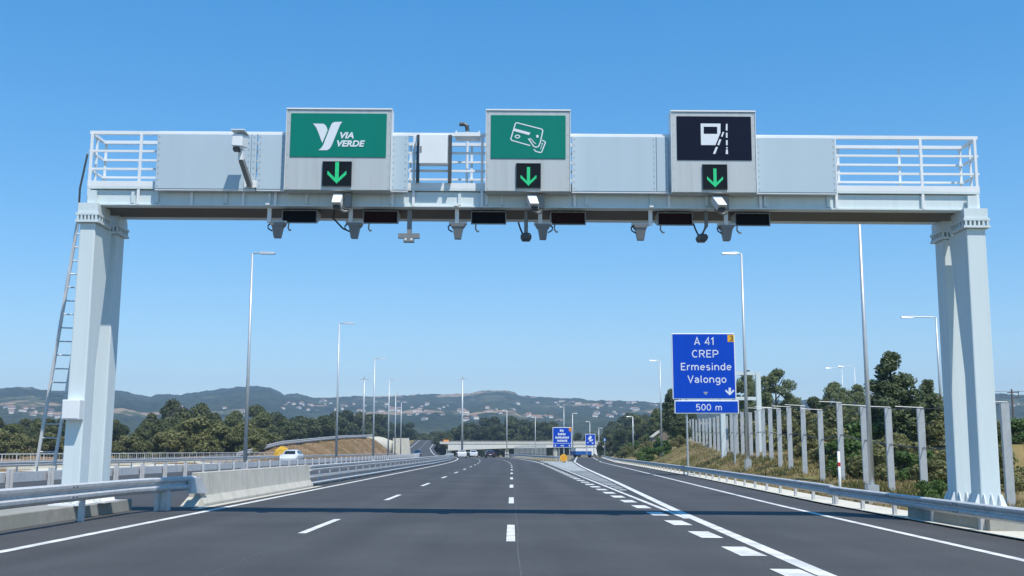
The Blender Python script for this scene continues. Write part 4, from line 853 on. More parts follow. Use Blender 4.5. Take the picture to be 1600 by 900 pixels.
Y4 = 262.0; b0 = P(945, 704, Y4); t = thing('parking_sign', 'small purple-blue plate on a thin post before the bridge end', 'sign', (b0.x, Y4, H1(b0.x, Y4))); hh = P(945, 684, Y4).z - H1(b0.x, Y4)
MB().tube([(0, .06, -.3), (0, .06, hh)], .07, 6).build('post', 'lamp_steel', t); MB().box(-.3, .3, -.03, 0, hh - .95, hh).build('plate', 'truck_blue', t); MB().box(-.12, .12, -.04, -.031, hh - .7, hh - .25).build('pictogram', 'sign_white', t)
# round yellow gore marker
Y5 = 136.0; b0 = P(880.5, 704, Y5); zg = zm1(b0.x, Y5); t = thing('gore_marker', 'round yellow marker on the gore nose at the rail end', 'marker', (b0.x, Y5, zg)); cz = P(880.5, 715.3, Y5).z - zg; rr0 = 5.6*Y5/FPX
def disk(mbx, cx_, cz_, r, y0, y1, n=20): mbx.prism([(cx_ + r*math.cos(2*math.pi*i/n), cz_ + r*math.sin(2*math.pi*i/n)) for i in range(n)], y0, y1)
mb = MB(); disk(mb, 0, cz, rr0, -.05, 0); mb.build('disc', 'sign_yellow', t); mb = MB(); disk(mb, 0, cz, rr0*.62, -.065, -.0505); mb.build('ring', 'orange', t); mb = MB(); disk(mb, 0, cz, rr0*.28, -.08, -.0655); mb.build('hub', 'sign_yellow', t)
MB().box(-.06, .06, .001, .08, -.2, cz).build('post', 'dark_steel', t); MB().hexa([(-.1, .1, 0), (.5, .1, 0), (.5, 1.6, 0), (-.1, 1.6, 0)], [(-.05, .1, .55), (.4, .1, .55), (.4, 1.6, .6), (-.05, 1.6, .6)]).build('cushion', 'pale_concrete', t)
# delineator and utility pole
Y6 = 35.0; b0 = P(1310, 704, Y6); zg = H1(b0.x, Y6) ; t = thing('marker_post', 'white marker post with a red band behind the exit guardrail', 'marker post', (b0.x, Y6, zg)); hh = P(1310, 704.5, Y6).z - zg
MB().tube([(0, 0, -.3), (0, 0, hh)], .042, 10).build('post', 'white_paint', t, True); MB().tube([(0, 0, hh - .48), (0, 0, hh - .36)], .048, 10).build('band', 'band_red', t); MB().tube([(0, 0, hh + .001), (0, 0, hh + .04)], .05, 10).build('cap', 'grey_plastic', t)
Y7 = 150.0; b0 = P(1587, 704, Y7); zg = H1(b0.x, Y7); t = thing('utility_pole', 'dark utility pole with crossarms and wires beyond the last fence post', 'utility pole', (b0.x, Y7, zg)); hh = P(1587, 608, Y7).z - zg
MB().tube([(0, 0, -.5), (0, 0, hh)], .16, 8, .12).build('pole', 'wood_pole', t); MB().bar((-.6, 0, hh - .5), (1.0, 0, hh - .4), .14).bar((0, 0, hh - 1.3), (.9, 0, hh - 1.0), .12).bar((.9, 0, hh - 1.3), (.9, 0, hh - .35), .08).build('crossarm', 'wood_pole', t)
mb = MB()
for dz in (0, -.55): mb.tube([(-14 + 2*i, 0, hh - .3 + dz - .0 + .25*((i-7)/7)**2 * (1 if i > 7 else -2.2)) for i in range(20)], .025, 4)
mb.build('wires', 'dark_steel', t)
# steel portal behind the big blue sign
Y8 = 78.0; b0 = P(1188, 704, Y8); zg = H1(b0.x, Y8); t = thing('sign_portal', 'grey steel sign portal with two crossbeams behind the big blue sign', 'portal', (b0.x, Y8, zg)); k = Y8/FPX; hh = P(1188, 581, Y8).z - zg
MB().box(-3.6*k, 3.6*k, -.15, .15, -.4, hh).build('post', 'paint_steel', t); MB().box(-60*k, -3.7*k, -.12, .12, hh - 5*k, hh - 0*k).build('beam', 'paint_steel', t); MB().box(-60*k, -3.7*k, -.12, .12, hh - 44*k, hh - 39*k).build('beam', 'paint_steel', t)
MB().box(-60*k, -53*k, -.15, .15, -.4, hh).build('post', 'paint_steel', t); MB().box(-19*k, -13*k, -.1, .1, hh + .002, hh + 2.5*k).build('lamp', 'dark_steel', t)

# ------------------------------------------------------------------ bridge, wing wall, far built things
t = thing('road_bridge', 'pale concrete road bridge crossing the motorway before the hills', 'bridge', (0, 345, 0))
zz = lambda px, y: P(px, y, 345).z
xa_, xb_ = P(702, 700, 345).x, P(962, 700, 345).x
mb = MB(); pts = []
for px, yb_ in ((700, 704), (735, 702.5), (790, 700.5), (860, 699.5), (962, 699)): pts.append((P(px, yb_, 345).x, zz(px, yb_)))
top_ = [(P(px, 694, 345).x, zz(px, 694)) for px in (962, 860, 790, 735, 700)]
mb.prism(pts + top_, 0, 9).build('girder', 'bridge_concrete', t)
MB().box(xa_ - 3, xb_ + 6, -.08, 9.2, zz(800, 694) + .01, zz(800, 693) + .02).build('deck', 'concrete', t)
MB().box(xa_ - 3, xb_ + 6, -.05, .25, zz(800, 693) + .03, zz(800, 690.8)).build('parapet', 'bridge_concrete', t)
mb = MB(); mb.tube([(xa_ - 3, -.0, zz(800, 689.6)), (xb_ + 6, -.0, zz(800, 689.6))], .08, 6)
for i in range(28): x = xa_ - 3 + (xb_ - xa_ + 9)*i/27; mb.bar((x, -.0, zz(800, 690.8)), (x, -.0, zz(800, 689.8)), .1)
mb.build('handrail', 'galvanised', t)
for px in (700.5, 792, 868, 958): x = P(px, 700, 345).x; MB().box(x - .6, x + .6, .5, 8.5, -6, zz(800, 701.5)).build('pier', 'pale_concrete', t)
t = thing('wing_wall', 'pale curved concrete wing wall ending the soil mound', 'retaining wall', (0, 0, 0))
mb = MB(); vs = []
for i in range(9):
    f_ = i/8; Y = 262 + 34*f_ ; x = lin(Y, OL_) - 8.4 + 5.6*math.sin(f_*math.pi/2)*f_; zt = lin(min(Y, 291), MOUND) + .25 - max(0, f_ - .55)*3.2; zb_ = zo1(x, Y) - .4
    vs += [(x, Y, zb_), (x, Y, zt), (x - .5, Y + .3, zt), (x - .5, Y + .3, zb_)]
mb.add(vs, [(4*i+j, 4*i+(j+1) % 4, 4*i+4+(j+1) % 4, 4*i+4+j) for i in range(8) for j in range(4)] + [(0, 1, 2, 3), (35, 34, 33, 32)]).build('wall', 'pale_concrete', t, True)
x0_, x1_ = P(614, 700, 292).x, P(642, 700, 292).x
MB().hexa([(x0_, 292, -.4), (x1_ , 292, -.4), (x1_, 293, -.4), (x0_, 293, -.4)], [(x0_, 292, P(0, 684.5, 292).z), (x1_ - .6, 292, P(0, 684.5, 292).z), (x1_ - .6, 293, P(0, 684.5, 292).z), (x0_, 293, P(0, 684.5, 292).z)]).build('end_wall', 'pale_concrete', t)
Yo = 352.0; b0 = P(697, 692, Yo); t = tag(MB().box(-.9, .9, 0, .3, 0, 1.3).box(-.7, -.55, .301, .4, -1.5, .2).box(.55, .7, .301, .4, -1.5, .2).build('warning_board', 'orange'), 'small orange warning board on the slope at the bridge end', 'warning board'); t.location = b0 + Vector((0, 0, -.3))
Ya = 185.0; b0 = P(1050, 690, Ya); t = thing('stone_shelter', 'brown gabled stone wall with a white patch above the green shrubs', 'building', (b0.x, Ya, b0.z - 1.5)); k = Ya/FPX
MB().prism([(-32*k, -6*k), (26*k, -6*k), (26*k, 42*k), (-2*k, 40*k), (-30*k, 20*k)], 0, 3.5).build('wall', 'brown_wall', t); MB().prism([(-31*k, 21*k), (-30*k, 20*k), (-2*k, 40.2*k), (26*k, 42.2*k), (26*k, 45*k), (-2*k, 43*k)], -.3, 3.8).build('roof', 'pale_concrete', t)
MB().prism([(-2*k, 36*k), (7*k, 36*k), (4*k, 26*k), (0*k, 27*k)], -.03, -.001).build('patch', 'white_paint', t)
tag(MB().add([(0,0,0),(2.2,.5,.1),(3.4,1.5,1.2),(1.5,1.8,1.5),(.4,.2,1.0)], [(0,1,2,3,4)]).build('yellow_sheet', 'yellow_sheet'), 'crumpled yellow sheet lying on the mound behind the white car', 'sheet').location = (P(427, 709, 138).x, 138, P(433, 716, 138).z); bpy.data.objects['yellow_sheet'].scale = (.5, .6, 1.0)
bpy.data.objects['yellow_sheet'].modifiers.new('s', 'SOLIDIFY').thickness = .06

# ------------------------------------------------------------------ vehicles
def car(label, x, y, z, rz, paint, hatch=False, group=None):
    t = thing('car', label, 'car', (x, y, z), (0, 0, rz), group)
    W, Lg = .90, 4.3
    # stations: along y (rear 0 to front), half width, belt height, roof height, roof half width
    st = [(0, .74, .86, .87, .70), (.12, .84, .95, .96, .72), (.55 if not hatch else .25, .89, .98, 1.0 if not hatch else 1.10, .70), (1.25 if not hatch else .75, .90, .96, 1.40, .60), (2.0, .90, .95, 1.46, .60), (2.7, .90, .93, 1.38, .60), (3.3, .89, .92, .94, .70), (3.95, .86, .78, .80, .66), (4.3, .74, .62, .64, .6)]
    mb = MB(); vs = []; n = 12
    for (s, hw, bl, rf, rw) in st:
        zb_ = .22 if .1 < s < 4.2 else .32
        ring = [(hw*.9, zb_), (hw, zb_ + .18), (hw, bl - .08), (hw*.97, bl), (rw, rf - .04), (rw*.75, rf)]
        vs += [(a, s - 2.15, b_) for a, b_ in ring] + [(-a, s - 2.15, b_) for a, b_ in reversed(ring)]
    mb.add(vs, [(i*n+j, i*n+(j+1) % n, (i+1)*n+(j+1) % n, (i+1)*n+j) for i in range(len(st)-1) for j in range(n)] + [tuple(range(n)), tuple((len(st)-1)*n+j for j in reversed(range(n)))])
    body = bevel(mb.build('body', paint, t, True), .04, 2)
    def pt(i, s_, up): # point on the greenhouse side at station i
        s, hw, bl, rf, rw = st[i]; return Vector((s_*(hw*.97 + (rw - hw*.97)*up), s - 2.15, bl + (rf - .04 - bl)*up))
    g = MB()
    r0, r1 = st[2], st[3]
    def quad(p): 
        nrm = (p[1]-p[0]).cross(p[2]-p[0]).normalized(); c = sum(p, Vector())/4
        if nrm.dot(c - Vector((0, 0, .8))) < 0: nrm = -nrm
        return [q_ + nrm*.012 for q_ in p]
    def lerp(a, b_, f_): return a + (b_ - a)*f_
    A = [Vector((-r0[4]*.86, r0[0]-2.15, r0[3])), Vector((r0[4]*.86, r0[0]-2.15, r0[3])), Vector((r1[4]*.80, r1[0]-2.15, r1[3])), Vector((-r1[4]*.80, r1[0]-2.15, r1[3]))]
    A = [lerp(A[0], A[3], .14), lerp(A[1], A[2], .14), lerp(A[1], A[2], .86), lerp(A[0], A[3], .86)]; g = MB().add(quad(A), [(0, 1, 2, 3)]); g.build('rear_window', 'car_glass', t)
    f0, f1 = st[6], st[5]; A = [Vector((-f0[4]*.86, f0[0]-2.15, f0[3])), Vector((f0[4]*.86, f0[0]-2.15, f0[3])), Vector((f1[4]*.80, f1[0]-2.15, f1[3])), Vector((-f1[4]*.80, f1[0]-2.15, f1[3]))]
    A = [lerp(A[0], A[3], .14), lerp(A[1], A[2], .14), lerp(A[1], A[2], .9), lerp(A[0], A[3], .9)]; MB().add(quad(A), [(0, 1, 2, 3)]).build('windscreen', 'car_glass', t)
    for s_ in (-1, 1):
        g = MB()
        for a, b_ in ((3, 4), (4, 5)):
            q4 = quad([pt(a, s_, .14), pt(b_, s_, .14), pt(b_, s_, .88), pt(a, s_, .88)]); q4 = [lerp(v, sum(q4, Vector())/4, .05) for v in q4]; g.add(q4, [(0, 1, 2, 3)])
        g.build('side_window', 'car_glass', t)
        bevel(MB().box(min(s_*.52, s_*.80), max(s_*.52, s_*.80), -2.14, -2.02, .68, .86).build('tail_light', 'tail_red', t), .02, 1)
        MB().box(min(s_*.42, s_*.74), max(s_*.42, s_*.74), 2.06, 2.16, .52, .64).build('headlight', 'headlamp', t)
        MB().box(min(s_*.90, s_*1.05), max(s_*.90, s_*1.05), .72, .86, .94, 1.06).build('mirror', paint, t)
        for yy in (-1.35, 1.38):
            wq = MB().tube([(s_*.70, yy, .31), (s_*.905, yy, .31)], .31, 18).build('wheel', 'tyre', t); MB().tube([(s_*.906, yy, .31), (s_*.92, yy, .31)], .2, 14).build('rim', 'rim', wq)
    MB().box(-.72, .72, -2.20, -2.08, .30, .50).build('bumper', 'black' if paint != 'car_white' else 'car_white', t); MB().box(-.26, .26, -2.165, -2.155, .56, .68).build('number_plate', 'plate', t)
    return t
def carat(label, px, Y, paint, zf, hatch=False, rz=None, dy=0, s=1.0):
    x = P(px, 712, Y).x; rz = math.atan((c1(Y-4) - c1(Y+4))/8) if rz is None else rz
    o = car(label, x, Y, zf(x, Y), rz, paint, hatch); o.scale = (s, s, s); return o
carat('white hatchback driving in the fast lane with the white saloon beyond it', 721.5, 205, 'car_white', zm1, True)
carat('white saloon car further ahead beside the dark car', 739.5, 238, 'car_white', zm1, False)
carat('dark maroon car driving in the middle lane below the bridge', 765.3, 216, 'car_dark', zm1, True)
carat('white car on the opposite carriageway in front of the soil mound', 455.5, 106, 'car_white', zo1, True, R(180), s=.95)
carat('dark blue car on the opposite carriageway near the wing wall', 652.5, 262, 'car_blue', zo1, False, R(183))
Yt = 252.0; b0 = P(911, 712, Yt); t = thing('truck', 'white and blue box truck on the exit road below the bridge', 'truck', (b0.x, Yt, zm1(b0.x, Yt)), (0, 0, R(-62)))
bevel(MB().box(-1.1, 1.1, -2.6, 1.6, .55, 1.38).build('cargo_box', 'truck_blue', t), .03, 1); MB().box(-1.12, 1.12, -2.62, 1.62, 1.39, 2.05).build('roof', 'truck_white', t)
bevel(MB().hexa([(-1.05, 1.7, .4), (1.05, 1.7, .4), (1.05, 3.3, .4), (-1.05, 3.3, .4)], [(-1.0, 1.7, 2.1), (1.0, 1.7, 2.1), (1.0, 2.9, 2.1), (-1.0, 2.9, 2.1)]).build('cab', 'truck_white', t), .05, 2)
MB().hexa([(-.9, 3.12, 1.25), (.9, 3.12, 1.25), (.9, 3.16, 1.25), (-.9, 3.16, 1.25)], [(-.88, 2.95, 1.95), (.88, 2.95, 1.95), (.88, 3.0, 1.95), (-.88, 3.0, 1.95)]).build('windscreen', 'car_glass', t)
MB().box(-1.125, -1.101, -1.0, .6, .8, 1.4).build('emblem', 'truck_white', t)
for s_ in (-1, 1):
    for yy in (-1.6, 2.4): MB().tube([(s_*.8, yy, .42), (s_*1.06, yy, .42)], .42, 16).build('wheel', 'tyre', t)

# ------------------------------------------------------------------ trees
def leafmesh(name, blobs, n, size, m, seed, flat=0.0):
    rg_ = np.random.default_rng(seed); wts = np.array([b[3]**2 for b in blobs]); wts /= wts.sum()
    pick = rg_.choice(len(blobs), n, p=wts); B = np.array([b[:5] for b in blobs])[pick]
    d = rg_.normal(size=(n, 3)); d /= np.linalg.norm(d, axis=1)[:, None]
    r = B[:, 3] * np.where(rg_.random(n) < .8, rg_.uniform(.78, 1.06, n), rg_.uniform(.3, .8, n))
    c = B[:, :3] + d * r[:, None] * np.stack([np.ones(n), np.ones(n), B[:, 4]], 1)
    nn = d*.8 + rg_.normal(size=(n, 3))*.6 + np.array([0, 0, .25]); nn /= np.linalg.norm(nn, axis=1)[:, None]
    ref = rg_.normal(size=(n, 3)); a = np.cross(nn, ref); a /= np.linalg.norm(a, axis=1)[:, None]; b = np.cross(nn, a)
    s = size * rg_.uniform(.55, 1.35, n)[:, None]; k = rg_.uniform(.55, 1.0, n)[:, None]
    v = np.stack([c - a*s*k, c - b*s*.5 + a*s*.1, c + a*s*k*.9, c + b*s*.6 - a*s*.15], 1).reshape(-1, 3)
    me = bpy.data.meshes.new(name); me.from_pydata(v.tolist(), [], np.arange(4*n).reshape(n, 4).tolist()); me.materials.append(M[m]); return me
def trunkmesh(h, r, limbs, seed, lean=.0):
    rg_ = random.Random(seed); mb = MB(); pts = [(0, 0, -.4), (rg_.uniform(-.1, .1)*h*.1, rg_.uniform(-.1, .1)*h*.1, h*.4), (lean*h, rg_.uniform(-.2, .2)*h*.1, h*.85)]
    mb.tube(pts, r, 8, r*.35)
    for i in range(limbs):
        z = h*(.35 + .45*i/max(limbs, 1)); a = rg_.uniform(0, 6.28); l = h*rg_.uniform(.18, .32)
        mb.tube([(0, 0, z), (math.cos(a)*l*.6, math.sin(a)*l*.6, z + l*.45), (math.cos(a)*l, math.sin(a)*l, z + l*.75)], r*.4, 6, r*.12)
    o = mb.build('trunk', 'bark', None, True); d = o.data; bpy.data.objects.remove(o); return d
def blobs_round(seed, h, w, base, nb, rr):
    g = random.Random(seed); out = []
    for i in range(nb):
        u = g.random(); z = base + (h - base)*u; env = math.sin(math.pi*min(1, .18 + u*.86))**.7 * w
        a = g.uniform(0, 6.28); q_ = math.sqrt(g.random())*env; r_ = rr*g.uniform(.6, 1.3)
        out.append((math.cos(a)*q_, math.sin(a)*q_, min(z, h - r_*.6), r_, g.uniform(.65, .95)))
    return out
def blobs_tiers(seed, h, w, base, nb, rr):
    g = random.Random(seed); out = []
    for i in range(nb):
        u = g.random()**.8; z = base + (h - base)*u; env = w*min(1, (1 - u)*1.25 + .08)**.8*(.55 + .45*min(1, u*4)); a = g.uniform(0, 6.28); q_ = env*g.uniform(.35, 1)
        out.append((math.cos(a)*q_, math.sin(a)*q_, z, rr*g.uniform(.6, 1.25)*(1.1 - .45*u), g.uniform(.8, 1.05)))
    return out
def blobs_pads(seed, h, w, base, nb, rr):
    g = random.Random(seed); out = []
    for i in range(nb):
        u = i/(nb-1); z = base + (h - base)*u; env = w*math.sin(math.pi*min(1, .25 + .68*u)); a = i*2.4 + g.uniform(-.5, .5); q_ = env*g.uniform(.35, 1.0) if i < nb - 2 else 0
        x, y = math.cos(a)*q_, math.sin(a)*q_
        for k in range(3): out.append((x + g.uniform(-.7, .7)*rr, y + g.uniform(-.7, .7)*rr, z + g.uniform(-.4, .4)*rr, rr*g.uniform(.45, .85), .8))
    return out
KIND = {}
def variant(kind, i, h, blobs, nl, size, m, tr, limbs):
    KIND.setdefault(kind, []).append((leafmesh('crown', blobs, nl, size, m, 100 + i), trunkmesh(h, tr, limbs, i), h))
for i in range(5): variant('wood', i, 9, blobs_round(i, 9, 3.1, 1.0, 34, 1.25), 7500, .30, 'leaf_wood', .2, 4)
for i in range(3): variant('dark', 10+i, 10, blobs_round(20+i, 10, 3.3, 1.2, 30, 1.35), 7500, .30, 'leaf_dark', .24, 4)
for i in range(2): variant('brown', 16+i, 9, blobs_round(30+i, 9, 3.0, 1.2, 30, 1.2), 7000, .29, 'leaf_brown', .22, 4)
for i in range(3): variant('olive', 20+i, 4, blobs_round(40+i, 4, 2.1, .2, 18, .8), 2800, .24, 'leaf_olive', .1, 3)
for i in range(3): variant('pads', 24+i, 9, blobs_pads(50+i, 8.6, 2.9, 1.8, 24, 1.0), 15000, .15, 'leaf_fir', .20, 4)
for i in range(2): variant('fir', 28+i, 7, blobs_tiers(60+i, 7.0, 1.75, 1.2, 120, .50), 15000, .13, 'leaf_fir', .16, 5)
for i in range(3): variant('bush', 32+i, 2, blobs_round(70+i, 2, 1.4, .1, 14, .55), 2600, .13, 'leaf_bush', .06, 3)
for i in range(2): variant('scrub', 36+i, 2.2, blobs_round(80+i, 2.2, 1.6, .1, 14, .55), 2600, .13, 'leaf_olive', .06, 3)
def tree(kind, x, y, h, label, group, name='tree', cat='tree', zoff=0.0, wide=1.0, z=None):
    cr, tr, h0 = random.choice(KIND[kind]); s = h/h0
    t = thing(name, label, cat, (x, y, (H1(x, y) if z is None else z) + zoff), (0, 0, random.uniform(0, 6.28)), group); t.scale = (s*wide, s*wide, s)
    for nm, d in (('crown', cr), ('trunk' if cat == 'tree' else 'stems', tr)): o = bpy.data.objects.new(nm, d); COL.objects.link(o); o.parent = t
    return t
g_ = random.Random(5)
WT = [(0, 655), (60, 650), (150, 655), (200, 650), (250, 633), (300, 628), (345, 638), (390, 641), (430, 640), (470, 652), (520, 644), (560, 648), (610, 652), (650, 660), (700, 664)]
def wood_row(Y, px0, px1, step, kindf, hmul, lab, grp, zlo=0):
    px = px0
    while px < px1:
        x = P(px, 704, Y).x; yy = Y + g_.uniform(-8, 8); topz = P(px, lin(px, WT), Y).z; z0 = H1(x, yy)
        h = max(4.5, (topz - z0) * hmul * g_.uniform(.82, 1.08)); tree(kindf(px), x, yy, h, lab, grp, wide=g_.uniform(.85, 1.15)); px += step * g_.uniform(.7, 1.3)
mix = lambda px: ('brown' if 170 < px < 300 and g_.random() < .6 else ('dark' if px > 380 and g_.random() < .6 else 'wood'))
LW, GW = 'bushy green tree in the wood beyond the pale railing', 'trees in the wood beyond the railing'
wood_row(255, -60, 470, 34, mix, 1.0, LW, GW); wood_row(225, -80, 425, 33, mix, .90, LW, GW); wood_row(195, -90, 370, 34, lambda px: 'wood' if g_.random() < .7 else 'dark', .74, LW, GW); wood_row(170, -100, 330, 34, lambda px: 'wood', .52, LW, GW)
wood_row(300, 400, 520, 27, mix, 1.0, LW, GW); wood_row(345, 440, 555, 25, mix, 1.0, LW, GW); wood_row(420, 500, 600, 21, mix, 1.0, LW, GW); wood_row(520, 540, 640, 18, mix, 1.0, LW, GW)
for i in range(30):
    px = g_.uniform(-40, 430); Y = g_.uniform(146, 168); x = P(px, 704, Y).x; tree('olive', x, Y, g_.uniform(2.4, 4.2), 'pale olive bush at the foot of the wood', 'bushes at the foot of the wood', 'bush', 'bush', wide=1.2)
for i in range(22):
    px = g_.uniform(300, 440); Y = g_.uniform(148, 172); tree('olive' if g_.random() < .5 else 'wood', P(px, 704, Y).x - 3, Y, g_.uniform(2.4, 5), 'pale olive bush at the foot of the wood', 'bushes at the foot of the wood', 'bush', 'bush', wide=1.2)
for Y, stp, hh in ((430, 17, 1.0), (480, 17, 1.12)):       # belt of trees beyond the bridge
    px = 690
    while px < 1040:
        x = P(px, 704, Y).x; topy = lin(px, [(640, 672), (700, 676), (740, 664), (800, 661), (870, 664), (900, 680), (935, 680), (960, 664), (1000, 656), (1040, 660)]); h = (P(px, topy, Y).z + 1)*hh*g_.uniform(.85, 1.1)
        tree('dark' if px > 715 else 'wood', x, Y + g_.uniform(-15, 15), h, 'dark green tree in the belt beyond the bridge', 'trees in the belt beyond the bridge', z=-1.0, wide=g_.uniform(.85, 1.1)); px += stp*g_.uniform(.7, 1.3)
def at_tree(kind, px, Y, topy, label, wide=1.0, group=None, zoff=0.0):
    x = P(px, 704, Y).x; h = P(px, topy, Y).z - H1(x, Y); return tree(kind, x, Y, h, label, group, wide=wide, zoff=zoff)
at_tree('fir', 1398, 62, 556, 'tall dense green tree standing behind the fence posts', 1.3); at_tree('fir', 1455, 66, 597, 'smaller pointed tree between the dense tree and the gantry column', 1.3)
at_tree('pads', 1215, 112, 578, 'layered round-topped tree beside the sign portal', 1.0); at_tree('pads', 1170, 118, 584, 'layered tree showing through the sign portal', .95); at_tree('pads', 1308, 105, 598, 'spreading tree beyond the middle of the fence', 1.0); at_tree('pads', 1343, 110, 602, 'round tree between the spreading tree and the thick lamp', 1.0)
at_tree('dark', 1275, 120, 622, 'low round tree on the skyline next to the spreading tree', 1.0); at_tree('dark', 1240, 115, 622, 'low dark tree under the layered round-topped tree', 1.0)
at_tree('fir', 1052, 150, 610, 'slender dark tree over the brown stone wall', 1.1); at_tree('fir', 1026, 190, 640, 'small dark pointed tree above the brown stone wall', 1.2); at_tree('fir', 1064, 140, 648, 'dense low tree between the lamp and the blue sign', 1.7)
LB, GB = 'scrubby bush beyond the fence posts', 'scrubby bushes beyond the fence'
for i in range(34):
    Y = g_.uniform(42, 62); x = lin(Y, FENCE) + g_.uniform(1.2, 9); tree(g_.choice(['scrub', 'olive', 'scrub', 'bush']), x, Y, g_.uniform(.6, 1.7), LB, GB, 'bush', 'bush', wide=1.3)
for i in range(62):
    Y = g_.uniform(56, 125); x = lin(Y, FENCE) + g_.uniform(1.5, 22) * (1 if Y < 90 else .8)
    tree(g_.choice(['scrub', 'scrub', 'bush', 'olive', 'olive']), x, Y, g_.uniform(1.0, 2.7), LB, GB, 'bush', 'bush', wide=1.25)
for px, Y, ty, kd in ((1150, 100, 640, 'dark'), (1120, 140, 650, 'wood'), (1185, 105, 632, 'dark'), (1255, 92, 640, 'wood'), (1330, 80, 640, 'wood'), (1490, 70, 655, 'wood'), (1540, 80, 650, 'dark'), (1585, 62, 672, 'olive'), (1610, 70, 655, 'wood'), (1640, 60, 650, 'wood')):
    ty += 16 if px > 1200 else 4; x = P(px, 704, Y).x; tree(kd, x, Y, P(px, ty, Y).z - H1(x, Y), 'leafy tree filling the gap beyond the fence', 'trees filling the gap beyond the fence', wide=1.2)
LS, GS = 'green shrub on the slope above the exit guardrail', 'shrubs on the green slope'
for i in range(60):
    Y = g_.uniform(118, 235); a = lin(Y, RR) + 2.4; b_ = lin(Y, FENCE) + 3; x = g_.uniform(a, b_)
    tree(g_.choice(['bush', 'bush', 'scrub']), x, Y, g_.uniform(.8, 1.7), LS, GS, 'shrub', 'shrub', wide=1.2)
for i in range(26):
    Y = g_.uniform(240, 330); x = g_.uniform(26, 44); tree(g_.choice(['wood', 'dark']), x, Y, g_.uniform(4, 8), 'tree on the rise beside the bridge end', 'trees on the rise beside the bridge end')
for px, Y in ((1465, 27), (1452, 28.5), (1440, 31)):
    x = P(px, 704, Y).x; tree('bush', x, Y, .62, 'low green weed clump beside the gantry plinth', 'weed clumps by the plinth', 'weed_clump', 'weeds', wide=.7)

for Y, mm in ((570, 1.0), (540, .8)):
    px = 612
    while px < 720: tree('wood', P(px, 704, Y).x, Y, (P(px, lin(px, [(612, 668), (640, 672), (720, 673)]), Y).z + 1)*mm*g_.uniform(.85, 1.1), 'dark green tree in the belt beyond the bridge', 'trees in the belt beyond the bridge', z=-1.0); px += 13*g_.uniform(.7, 1.3)
# grass on the verges
def grass(name, n, area, m, hmin, hmax, seed):
    rg_ = np.random.default_rng(seed); v = []; f = []
    while len(f) < n:
        x, y = area(rg_); z = H1(x, y)
        for _ in range(5):
            a = rg_.uniform(0, 6.28); px, py = x + rg_.normal()*.12, y + rg_.normal()*.12; hh = rg_.uniform(hmin, hmax); w_ = hh*.12; dx, dy = math.cos(a)*w_, math.sin(a)*w_; lx_, ly_ = rg_.normal()*hh*.35, rg_.normal()*hh*.35
            k = len(v); v += [(px-dx, py-dy, z-.03), (px+dx, py+dy, z-.03), (px+lx_, py+ly_, z+hh)]; f.append((k, k+1, k+2))
    me = bpy.data.meshes.new(name); me.from_pydata(v, [], f); me.materials.append(M[m]); o = bpy.data.objects.new(name, me); COL.objects.link(o); o['kind'] = 'stuff'; return o
def bank(r): 
    y = 18 + 110*r.random()**1.5; a = lin(y, RR) + 1.15; return r.uniform(a, lin(y, FENCE) + 3), y
grass('dry_grass', 26000, bank, 'dry_grass', .06, .20, 1)
def bank2(r):
    while True:
        y = 20 + 100*r.random()**1.3; a = lin(y, RR) + 1.4; x = r.uniform(a, lin(y, FENCE) + 4)
        if math.sin(x*.9 + 2) + math.sin(y*.35) + r.normal()*.4 > .5: return x, y
grass('green_grass', 12000, bank2, 'green_grass', .08, .26, 2)
def moundg(r): y = r.uniform(140, 290); o_ = lin(y, OL_); return o_ - r.uniform(2.5, 12), y
grass('mound_grass', 6000, moundg, 'dry_grass', .1, .4, 3)

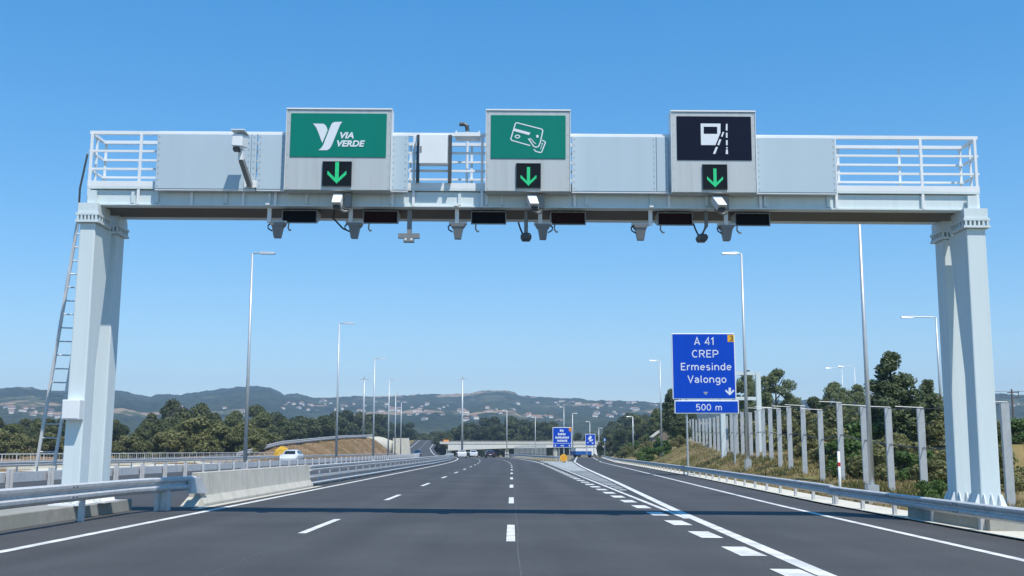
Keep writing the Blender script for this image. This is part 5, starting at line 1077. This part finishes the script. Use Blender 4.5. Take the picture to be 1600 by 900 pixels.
# ------------------------------------------------------------------ houses on the hillsides
def house_proto(wd, dp, h, seed):
    t = thing('house', 'small pale house with a tiled roof on the far hillside', 'house', (0, 0, 0), (0, 0, 0), 'houses scattered on the far hillside')
    MB().box(-wd/2, wd/2, -dp/2, dp/2, -4, h).build('wall', 'house_wall', t)
    e = .5; MB().hexa([(-wd/2-e, -dp/2-e, h), (wd/2+e, -dp/2-e, h), (wd/2+e, dp/2+e, h), (-wd/2-e, dp/2+e, h)], [(-wd/2+2, -.1, h+2.4), (wd/2-2, -.1, h+2.4), (wd/2-2, .1, h+2.4), (-wd/2+2, .1, h+2.4)]).build('roof', 'house_roof', t)
    for i in range(3): x = -wd/2 + wd*(i+.5)/3; MB().box(x-.6, x+.6, -dp/2-.06, -dp/2-.01, h-2.2, h-.7).build('window', 'house_window', t)
    return t
protos = [house_proto(14, 10, 5.5, 1), house_proto(11, 10, 7, 2), house_proto(22, 12, 5, 3)]; used = [False]*3
hs = random.Random(11)
clusters = [(8, 640, 30, 9, 8), (40, 646, 40, 8, 6), (78, 652, 30, 6, 4), (265, 640, 50, 6, 4), (355, 648, 50, 6, 6), (465, 634, 60, 10, 10), (520, 640, 50, 10, 9), (600, 640, 80, 12, 14), (650, 646, 50, 10, 9), (700, 652, 50, 10, 9), (690, 640, 10, 4, 2), (830, 655, 70, 5, 9), (870, 632, 40, 5, 6), (940, 635, 70, 6, 10), (955, 652, 50, 6, 8), (1010, 640, 30, 6, 5), (1590, 638, 20, 6, 4), (780, 648, 70, 14, 7)]
def hill_hit(px, py):
    d = (P(px, py, 1000) - Vector((0, 0, HC)))/1000.0
    ya = np.linspace(560, 2700, 700); zz_ = HC + d.z*ya; hz_ = hill_z(d.x*ya, ya) - 3
    k = np.argmax(hz_ > zz_)
    if hz_[k] <= zz_[k]: return None
    return d.x*ya[k], ya[k], hz_[k]
for (cx_, cy_, sx_, sy_, nn) in clusters:
    for i in range(nn):
        hit = hill_hit(cx_ + hs.gauss(0, sx_*.5), cy_ + hs.gauss(0, sy_*.5))
        if not hit or hit[1] < 640: continue
        k = hs.randrange(3); t = protos[k] if not used[k] else copy_tree(protos[k]); used[k] = True
        t.location = (hit[0], hit[1], hit[2] + 1.5); t.rotation_euler = (0, 0, hs.uniform(-.8, .8)); s = hs.uniform(.32, .62)*min(1.0, hit[1]/1400 + .25); t.scale = (s, s, s)
for k in range(3):
    if not used[k]: 
        for ch in list(protos[k].children): bpy.data.objects.remove(ch)
        bpy.data.objects.remove(protos[k])
